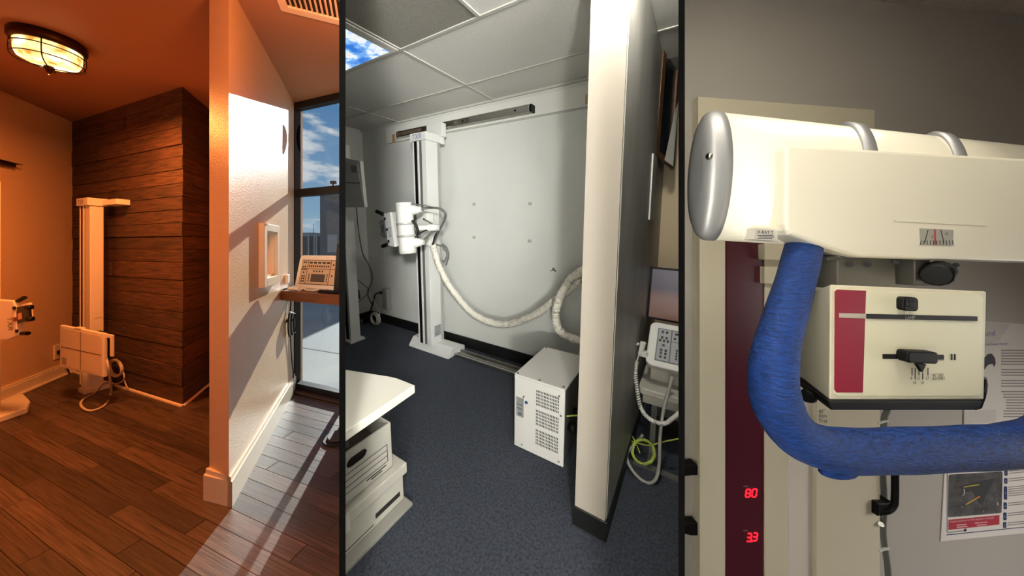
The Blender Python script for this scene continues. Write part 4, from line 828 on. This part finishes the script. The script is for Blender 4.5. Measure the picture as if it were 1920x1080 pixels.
# upright film stand behind
SB = 1.112
sc_m = mat('stand cream enamel', 'D9CFB6', .45); sc2_m = mat('stand pale strip', 'DDD3C8', .5); mar_m = mat('maroon panel', '4E1A26', .3)
fs = thing('film_stand', 'tall cream film stand with maroon strip and red digits', 'film stand', C, C.b(1480, 1100, SB))
def bot(pts): return cp(pts, SB, W3 - SB, .002)
pb = [C.b(1312, 179, SB), C.b(1645, 204, SB)]
zb = -1.6
part(fs, 'back_panel', MB().prism([(pb[0].x, SB + .008, pb[0].z), (pb[1].x, SB + .008, pb[1].z), (pb[1].x, SB + .008, zb), (pb[0].x, SB + .008, zb)], (0, W3 - SB - .008, 0), .002), sc_m)
def strip(name, x0, x1, y0, b, dep, m, lab=None):
    a, c = C.b(x0, 700, b).x, C.b(x1, 700, b).x; z = C.b(x0, y0, b).z
    return part(fs, name, MB().box(a, c, b, b + dep, zb, z, .0015), m, lab)
strip('left_upright', 1312, 1360, 447, SB - .006, .014, sc_m)
mp_ = strip('display_strip', 1362, 1433, 447, SB, .012, mar_m, 'dark maroon display strip')
strip('right_upright', 1434, 1478, 447, SB - .004, .014, sc_m)
strip('pale_strip', 1479, 1529, 540, SB + .002, .01, sc2_m)
strip('tray_door', 1531, 1650, 560, SB - .012, .022, sc_m)
part(fs, 'crossbar', cp([(1434, 458), (1640, 470), (1640, 498), (1434, 487)], SB - .03, .03, .003), sc_m)
part(fs, 'crossbar', cp([(1434, 500), (1640, 508), (1640, 540), (1434, 532)], SB - .02, .03, .003), sc_m)
part(fs, 'crossbar_cap', cp([(1530, 520), (1640, 524), (1640, 540), (1530, 536)], SB - .03, .02, .002), sc2_m)
pxm = lambda p: C.b(p[0], p[1], SB)
part(fs, 'tray_lettering', text(text(text(MB(), '40"', .022, C.b(1535, 775, SB - .0125), (1, 0, 0), (0, 0, 1)), 'Film', .022, C.b(1535, 784, SB - .0125), (1, 0, 0), (0, 0, 1)), 'Tray', .022, C.b(1535, 793, SB - .0125), (1, 0, 0), (0, 0, 1)), ink_m, 'small print reading 40 inch film tray')
red_m = emis('red led', 'FF1426', 3.2)
SEG = {'8': 'abcdefg', '0': 'abcdef', '3': 'abcdg'}
def seg7(mb, x, y, w, h, ch):
    t = 2.0
    S = {'a': (0, 0, w, 0), 'b': (w, 0, w, h / 2), 'c': (w, h / 2, w, h), 'd': (0, h, w, h), 'e': (0, h / 2, 0, h), 'f': (0, 0, 0, h / 2), 'g': (0, h / 2, w, h / 2)}
    for k in SEG[ch]:
        x0, y0, x1, y1 = S[k]; sh = lambda xx, yy: (x + xx + (h - yy) * .14, y + yy)
        if y0 == y1: q = [sh(x0 + .9, y0 - t / 2), sh(x1 - .9, y0 - t / 2), sh(x1 - .9, y0 + t / 2), sh(x0 + .9, y0 + t / 2)]
        else: q = [sh(x0 - t / 2, y0 + .9), sh(x0 + t / 2, y0 + .9), sh(x0 + t / 2, y1 - .9), sh(x0 - t / 2, y1 - .9)]
        mb.px(C, q, SB - .002, .002)
    return mb
for ch, x, y in (('8', 1398, 918), ('0', 1410, 917.5), ('3', 1400, 1001), ('3', 1411, 1000)):
    part(mp_, 'digit', seg7(MB(), x, y, 8, 14.5, ch), red_m, 'glowing red digit ' + ch)
part(mp_, 'decimal_point', cp(R4(1408.5, 1410.5, 1014, 1016.5), SB - .002, .002), red_m)
for y in (911, 994): part(mp_, 'display_caption', cp(R4(1394, 1402, y, y + 2), SB - .001, .001), mat('dim caption', '7A6A66', .6))
for y, sg in ((882, 0), (993, 1)):
    pts = [(1272, y - 6), (1306, y - 12), (1309, y - 8), (1309, y + 10), (1300, y + 10), (1272, y + 13)] if not sg else [(1272, y - 10), (1309, y - 12), (1309, y + 12), (1296, y + 12), (1272, y + 6)]
    part(fs, 'side_knob', cC(MB().px(C, pts, SB + .0, .035, 1, .004)), black_m, 'black side knob')
br = thing('bracket_handle', 'black bent handle on the right side of the film stand', 'handle', C, C.b(1650, 965, 1.1))
part(br, 'grip', MB().tube([C.b(1678, 850, 1.08), C.b(1678, 930, 1.08), C.b(1675, 948, 1.08), C.b(1664, 958, 1.08), C.b(1646, 961, 1.09)], .011, 10), black_m)
part(br, 'mount', cp([(1646, 944), (1664, 944), (1672, 940), (1676, 952), (1664, 963), (1646, 969)], 1.08, .06, .004), black_m)
part(br, 'bolt', MB().cyl(C.b(1652, 983, 1.12), C.b(1652, 983, 1.09), .009, seg=10), steel_m)
kc = thing('stand_cable', 'grey cable with white ties running down beside the film stand', 'cable', C, C.b(1662, 1090, 1.1))
part(kc, 'sheath', MB().tube([C.b(x, y, 1.11) for x, y in ((1664, 740), (1664, 768), (1658, 785), (1656, 830), (1655, 880), (1658, 940), (1656, 1000), (1664, 1060), (1668, 1120))], .0095, 10), mat('sheath grey', '6E6E6C', .5))
for x, y in ((1657, 788), (1658, 1028)): part(kc, 'cable_tie', cp([(x - 10, y + 4), (x + 10, y - 1), (x + 11, y + 2), (x - 9, y + 8)], 1.098, .006), white_m)
# ------------------------------------------------ x-ray tube head
TB, TR, KY = .62, .14, .30
aL = C.pix(1290, 330, 1, TB + TR * KY * .9).x
t0, t1 = V((aL, TB, .158)), V((aL + 1.25, TB, .158 - .068))
ax = t1 - t0; ln = ax.length
tube_m = mat('gloss cream barrel', 'EFE8D6', .22, coat=.3); alu_m = mat('brushed aluminium cap', 'B4B4B6', .42, .45)
th = thing('xray_tube_housing', 'large cream x-ray tube housing with aluminium end cap', 'x-ray tube', C, t0)
YR = (0, 0, 1)
part(th, 'barrel', MB().lathe(t0 + ax * .03, t1, [(0, TR), (1, TR)], 72, ky=KY), tube_m)
part(th, 'end_cap', MB().lathe(t0 - ax * .008, t0 + ax * .0305, [(0, TR * .45), (.06, TR * .68), (.16, TR * .86), (.3, TR * .955), (.48, TR * 1.0), (.65, TR * 1.012), (1, TR * 1.012)], 72, ky=KY), alu_m)
sp_ = C.pix(1331, 293, 0, aL - .005)
part(th, 'cap_screw', MB().lathe(V((aL - .004, sp_.y, sp_.z)), V((aL - .012, sp_.y, sp_.z)), [(0, .007), (.6, .007), (1, .004)], 14), steel_m)
for px_ in (1578, 1742):
    ac_ = C.pix(px_, 240, 1, TB).x; tt = (ac_ - t0.x) / (t1.x - t0.x)
    part(th, 'clamp_band', MB().lathe(t0 + ax * tt, t0 + ax * (tt + .026), [(0, TR * 1.0), (.02, TR * 1.075), (.98, TR * 1.075), (1, TR * 1.0)], 72, ky=KY * 1.02), alu_m)
q = [C.b(1417, 428, .575), C.b(1458, 431, .575), C.b(1458, 452, .585), C.b(1414, 449, .585)]
lb = part(th, 'warning_label', MB().prism(q, (0, .03, 0)), mat('label white', 'E4DED2', .5))
part(lb, 'label_print', text(MB(), 'X-RAY T', .0098, C.b(1420, 438, .574), (1, 0, -.03), (0, 0, 1)).px(C, R4(1421, 1450, 441, 442), .574, .001).px(C, R4(1424, 1452, 444, 445), .574, .001).px(C, R4(1420, 1448, 447, 448), .576, .001), ink_m)
CV = .556
outl = [(1482, 271), (1700, 284), (2120, 308), (2120, 499), (1760, 488), (1612, 483), (1590, 478), (1530, 457), (1482, 440), (1476, 432), (1474, 420), (1474, 282), (1476, 274)]
cov = part(th, 'yoke_cover', MB().prism([C.b(x, y, CV) for x, y in outl], (0, .075, 0), .007, 3), mat('cover cream', 'EFE8D6', .35), 'angular cream cover over the barrel front')
dl = part(cov, 'angle_dial', cp([(1725, 428), (1788, 431), (1787, 461), (1726, 458)], CV - .001, .002), mat('dial grey', 'A9A69E', .4))
tk = MB()
for i in range(11):
    x = 1730 + i * 5.3; tk.px(C, [(x + (i - 5) * .5, 451), (x + 1 + (i - 5) * .5, 451), (x + 1 + (i - 5) * .9, 459), (x + (i - 5) * .9, 459)], CV - .0016, .0006)
for x, s_ in ((1740, -6), (1764, 6)): tk.px(C, [(x, 431), (x + 1, 431), (x + 1 + s_, 455), (x + s_, 455)], CV - .0016, .0006)
part(cov, 'dial_ticks', text(text(tk, '0', .0085, C.b(1747, 446, CV - .0016), (1, 0, 0), (0, 0, 1)), '45', .0085, C.b(1772, 441, CV - .0016), (1, 0, 0), (0, 0, 1)), mat('dial ink', '3E3C3A', .6))
part(cov, 'dial_pointer', cp([(1753, 430), (1754.5, 430), (1755.5, 459), (1753.5, 459)], CV - .0026, .0008), mat('red pointer', 'B03038', .5))
part(cov, 'blank_label', cp([(1677, 412), (1850, 421), (1850, 424), (1678, 415)], CV - .0008, .0008), mat('cover cream', 'EFE8D6', .35))
nk = part(th, 'swivel_mount', MB().box(C.b(1605, 500, .545).x, C.b(1718, 500, .545).x, .575, .64, -.09, .0, .003), mat('grey swivel', '6E6B64', .5, .3))
part(th, 'mount_bracket', MB().box(C.b(1716, 500, .58).x, C.b(1745, 500, .58).x, .58, .64, -.085, -.01, .002), mat('grey swivel', '6E6B64', .5, .3))
part(th, 'swivel_plate', MB().box(C.b(1585, 488, .545).x, C.b(1800, 488,   .545).x, .575, .66, -.028, -.02, .002), mat('plate dark grey', '4A4842', .5))
kn = C.b(1748, 515, .56)
part(th, 'lock_knob', MB().lathe(kn + V((-.012, -.012, .0)), kn + V((.04, .012, .006)), [(0, .02), (.1, .024), (.9, .024), (1, .02)], 14), black_m)
for x, y in ((1594, 496), (1628, 496), (1680, 492), (1792, 497)): part(th, 'bolt', MB().cyl(C.b(x, y, .566), C.b(x, y, .58), .0055, seg=6), black_m)
# ------------------------------------------------ collimator
CB = .50
co = thing('light_collimator', 'cream light collimator with maroon stripe under the tube housing', 'collimator', C, C.b(1700, 760, .55))
f4 = [C.b(1555, 750, CB), C.b(1846, 750, CB), C.b(1851, 546, CB), C.b(1557, 533, CB)]
bk = [C.b(1494, 702, .62), V((C.b(1846, 750, CB).x - .045, .62, C.b(1494, 702, .62).z)), V((C.b(1850, 545, CB).x - .045, .62, -.112)), C.b(1497, 556, .62)]
part(co, 'housing', MB().hexa([f4[0], f4[1], bk[1], bk[0], f4[3], f4[2], bk[2], bk[3]], .003), mat('collimator cream', 'DED6BE', .4))
fpn = part(co, 'front_panel', cp([(1566, 545), (1572, 541), (1836, 552), (1843, 558), (1841, 737), (1836, 742), (1570, 742), (1565, 738)], CB - .0015, .0015), mat('panel cream', 'E9E3C6', .4))
p_ = lambda pts, m, nm, off=.0025, dep=.001, par=fpn, lab=None: part(par, nm, cp(pts, CB - off, dep), m, lab)
p_([(1569, 543), (1624, 545), (1618, 736), (1569, 736), (1565, 731), (1566, 547)], mat('maroon stripe', '8A2338', .35), 'maroon_stripe')
p_([(1574, 587), (1624, 588.5), (1624, 597), (1574, 595.5)], mat('pale bar', 'B7AFA0', .5), 'pale_bar', .0032)
lb = p_([(1624, 588.5), (1833, 593.5), (1833, 602), (1624, 597.5)], ink_m, 'lamp_bar', .0032)
part(lb, 'lamp_lettering', text(MB(), 'LAMP', .0088, C.b(1697.5, 598.6, CB - .0036), (1, 0, -.02), (0, 0, 1)), mat('grey white ink', 'C8C4BC', .6))
bt = part(co, 'lamp_button', MB().prism([C.b(x, y, CB - .012) for x, y in ((1699, 557), (1719, 558), (1723, 562), (1723, 580), (1719, 584), (1699, 583), (1695, 579), (1695, 561))], (0, .012, 0), .002), black_m)
part(bt, 'button_cap', MB().px(C, [(1703, 563), (1717, 564), (1717, 577), (1703, 576)], CB - .016, .006, 1, .002), rubber_m)
p_([(1656, 664), (1770, 665.5), (1770, 674.5), (1656, 673)], ink_m, 'slider_slot', .003)
for x in (1784, 1790): p_(R4(x, x + 2.2, 664, 675), ink_m, 'mark', .003)
sl = part(co, 'slider', MB().prism([C.b(x, y, CB - .02) for x, y in ((1707, 659), (1757, 661), (1760, 664), (1760, 680), (1756, 683), (1708, 681), (1703, 677), (1703, 663))], (0, .017, 0), .003), black_m)
part(sl, 'pointer', MB().prism([C.b(1721, 683, CB - .008), C.b(1737, 683, CB - .008), C.b(1730, 698, CB - .008)], (0, .005, 0)), black_m)
tx = MB()
for s_, x, y in (('8', 1707, 712), ('10', 1711, 720.5), ('12', 1718, 712), ('14', 1725.5, 720.5), ('17', 1735, 712), ('40" SID', 1748, 706.5), ('INCHES', 1748, 713)):
    text(tx, s_, .0083, C.b(x, y, CB - .0025), (1, 0, 0), (0, 0, 1))
for x, y0, y1 in ((1710, 690, 704), (1716, 690, 712), (1723, 690, 704), (1730, 699, 712), (1740, 690, 704)): tx.px(C, R4(x, x + .9, y0, y1), CB - .0025, .0006)
part(fpn, 'scale_lettering', tx, ink_m, 'black scale figures 8 10 12 14 17')
fr3 = [C.b(1553, 752, CB - .004), C.b(1846, 752, CB - .004), C.b(1835, 770, CB - .004), C.b(1558, 770, CB - .004)]
b3 = [C.b(1493, 706, .62), V((fr3[1].x - .03, .62, C.b(1493, 706, .62).z)), V((fr3[2].x - .03, .62, C.b(1496, 722, .62).z)), C.b(1496, 722, .62)]
part(co, 'bottom_bumper', MB().hexa([fr3[3], fr3[2], b3[2], b3[3], fr3[0], fr3[1], b3[1], b3[0]], .003), rubber_m)
part(co, 'corner_bumper', cp([(1835, 753), (1849, 730), (1852, 712), (1850, 745), (1842, 766), (1830, 770)], CB + .01, .06, .002), rubber_m)
part(co, 'side_knob', MB().lathe(C.b(1520, 740, .56), C.b(1512, 744, .55), [(0, .012), (.5, .014), (1, .011)], 12), black_m)
# ------------------------------------------------ blue wrapped grab handle
bm_ = mat('blue cohesive wrap', '174596', .5, bump=(170, 1.0, (.5, .5, 2.6)), var=(120, .55, (.5, .5, 2.4)), bdist=.02)
HB = .475
hp = spline([C.b(*p) for p in ((1512, 425, .605), (1508, 455, .60), (1494, 515, .565), (1472, 590, .52), (1453, 660, .49), (1449, 720, HB), (1463, 775, HB), (1500, 820, HB), (1560, 842, HB), (1640, 845, HB), (1740, 842, HB), (1840, 838, HB), (1905, 833, HB), (1965, 818, HB), (2012, 780, .48), (2036, 700, .50), (2036, 610, .54), (2024, 530, .58), (2018, 480, .60), (2016, 450, .605))], 10)
def hr(t):
    return (.0315 + .0045 * max(0, min(1, (t - .16) / .14))) * (1 + .012 * math.sin(t * 90))
gh_ = thing('grab_handle', 'thick curved grab handle wrapped in blue bandage', 'handle', C, hp[0])
part(gh_, 'wrapped_bar', MB().tube(hp, hr, 28, raw=True), bm_)
part(gh_, 'bandage_fold', MB().ball(C.b(1572, 884, HB - .01), .016, 16, (2.2, 1, .55)), bm_)
# ------------------------------------------------ papers on the wall
PB3 = W3 - .003
paper_m = mat('white paper', 'DAD3CC', .7); grey_ink = mat('grey print', '8A8684', .7); navy_m = mat('navy print', '1F3462', .6)
sh = one('contact_sheet', 'white printed sheet on the wall right of the collimator', 'poster', cp([(1808, 600), (1990, 612), (1990, 812), (1808, 800)], PB3, .0028), paper_m, C, C.b(1860, 800, PB3))
def on(par, pts, m, nm, off=.0008): return part(par, nm, cp(pts, PB3 - off, .0006), m)
on(sh, [(1845, 604), (1896, 607), (1872, 640), (1845, 650)], mat('pale grey print', 'CBC5BF', .7), 'corner_patch')  # pale grey patch at the sheet's upper corner
part(sh, 'heading', text(text(MB(), 'und', .036, C.b(1847, 630, PB3 - .001), (1, 0, 0), (0, 0, 1)), 'e to Sound Technic', .0165, C.b(1847, 648, PB3 - .001), (1, 0, 0), (0, 0, 1)), mat('blue print', '5A6FA0', .7), 'blue heading ending und')
on(sh, [(1845, 672), (1853, 664), (1860, 663), (1866, 672), (1867, 682), (1864, 688), (1862, 682), (1853, 684), (1848, 690), (1845, 694)], mat('animal photo black', '26262A', .7), 'photo_patch')
on(sh, [(1845, 706), (1850, 708), (1853, 722), (1851, 738), (1845, 752), (1838, 766), (1834, 766)], mat('animal photo grey', '6A6668', .7), 'photo_patch')
on(sh, [(1808, 772), (1868, 768), (1868, 792), (1808, 796)], mat('pale grey print', 'CBC5BF', .7), 'grey_box', .0009)
ln_ = MB(); y = 656
for i in range(22):
    if i in (6, 9, 12): y += 5
    x0 = 1878 + (4 if i > 12 else 0) + (5 if 14 < i < 19 else 0); ln_.px(C, R4(x0, 1878 + random.uniform(40, 62), y, y + 2.0), PB3 - .001, .0005); y += 5.2
part(sh, 'text_lines', ln_, grey_ink, 'illegible grey lines of print', 'stuff')
ch = one('radiograph_chart', 'measurement chart with radiograph and red caption box', 'poster', cp([(1773, 862), (2000, 840), (2000, 992), (1764, 1015)], PB3, .0028), mat('chart paper', 'E4DCD6', .6), C, C.b(1860, 1010, PB3))
on(ch, [(1777, 872), (2000, 850), (2000, 870), (1777, 885)], navy_m, 'header_band')
on(ch, [(1781, 878), (1823, 876), (1823, 879), (1781, 882)], paper_m, 'header_box', .0012)
xr_m = mat('radiograph print', '4E4B4C', .6, var=(14, .75, (1, 1, 1.4)))
on(ch, [(1781, 890), (1878, 884), (1880, 886), (1878, 960), (1876, 962), (1779, 970), (1778, 968), (1779, 892)], xr_m, 'radiograph')
on(ch, [(1800, 912), (1834, 902), (1868, 897), (1850, 925), (1842, 948), (1836, 944), (1822, 920), (1806, 924)], mat('radiograph dark', '38363A', .6), 'radiograph_shadow', .0010)
yl = mat('yellow line', 'C8B83A', .6)
on(ch, [(1807, 912.5), (1836, 908), (1836, 909.6), (1807, 914.2)], yl, 'measure_line', .0016)
on(ch, [(1811, 945), (1837.5, 930), (1838, 931.6), (1811.5, 947)], mat('orange line', 'D8A83A', .6), 'measure_line', .0016)
on(ch, [(1807.2, 917), (1808.6, 917), (1808.6, 927), (1807.2, 927)], paper_m, 'tick_line', .0016)
on(ch, [(1829, 933), (1833, 930), (1834, 932), (1830, 934)], mat('red pointer', 'B03038', .5), 'red_mark', .0018)
part(ch, 'radiograph_letters', text(text(text(text(MB(), 'R', .021, C.b(1869, 948, PB3 - .0016), (1, 0, .03), (0, 0, 1)), 'L', .012, C.b(1843, 960, PB3 - .0016), (1, 0, .03), (0, 0, 1)), 'S', .012, C.b(1803, 953, PB3 - .0016), (1, 0, .03), (0, 0, 1)), 'TA', .008, C.b(1804, 930, PB3 - .0016), (1, 0, .03), (0, 0, 1)), paper_m, 'white letters R L S')
rb = on(ch, [(1779, 975), (1874, 966), (1874, 983.5), (1779, 993.5)], mat('red caption box', 'B22A3C', .6), 'caption_box')
cd_ = C.b(1874, 966, PB3) - C.b(1779, 975, PB3)
part(rb, 'caption_lettering', text(MB(), 'Example Calculation for VHS using above radiograph', .0112, C.b(1780.5, 980, PB3 - .0014), cd_, (0, 0, 1)), mat('pink white ink', 'E8C8C8', .6))
cl_ = MB()
for x0, x1, y0 in ((1794, 1812, 984.2), (1794, 1814, 988.2), (1828, 1852, 980.5), (1832, 1850, 984.5)): cl_.px(C, [(x0, y0), (x1, y0 - (x1 - x0) * .095), (x1, y0 + 1.3 - (x1 - x0) * .095), (x0, y0 + 1.3)], PB3 - .0013, .0004)
part(rb, 'caption_lines', cl_, mat('pink white ink', 'E8C8C8', .6), None, 'stuff')
on(ch, [(1776, 997), (1776.7, 997), (1776.7, 872), (1776, 872)], navy_m, 'border_line', .0009)
on(ch, [(1775, 1002.5), (2000, 980), (2000, 981), (1775, 1003.8)], navy_m, 'border_line', .0009)
on(ch, [(1777, 998), (1806, 994.5), (1806, 996), (1777, 999.5)], grey_ink, 'footer_line'); on(ch, [(1807, 993), (1812, 991), (1812, 996), (1808, 997)], ink_m, 'footer_mark')
for i, (y0, y1) in enumerate(((882, 892), (896.5, 907), (912, 937), (942, 955), (961, 975.5), (979, 990))):
    x = 1884 - i * .5; tb_ = part(ch, 'number_tab', MB().prism([C.b(a, b_, PB3 - .0012) for a, b_ in rrect(x, x + 5.5, y0, y1, 1.6, 2)], (0, .0008, 0)), navy_m)
    part(tb_, 'tab_number', text(MB(), str(i + 1), .0125, C.b(x + 1.2, (y0 + y1) / 2 + 2.6, PB3 - .0016), (1, 0, .05), (0, 0, 1)), paper_m)
    tl = MB()
    for k in range(max(2, int((y1 - y0) / 5))): tl.px(C, [(x + 8, y0 + 1 + k * 4), (1950, y0 - 5 + k * 4), (1950, y0 - 3.6 + k * 4), (x + 8, y0 + 2.4 + k * 4)], PB3 - .0009, .0005)
    part(ch, 'text_lines', tl, grey_ink, None, 'stuff')
bpy.context.view_layer.update()
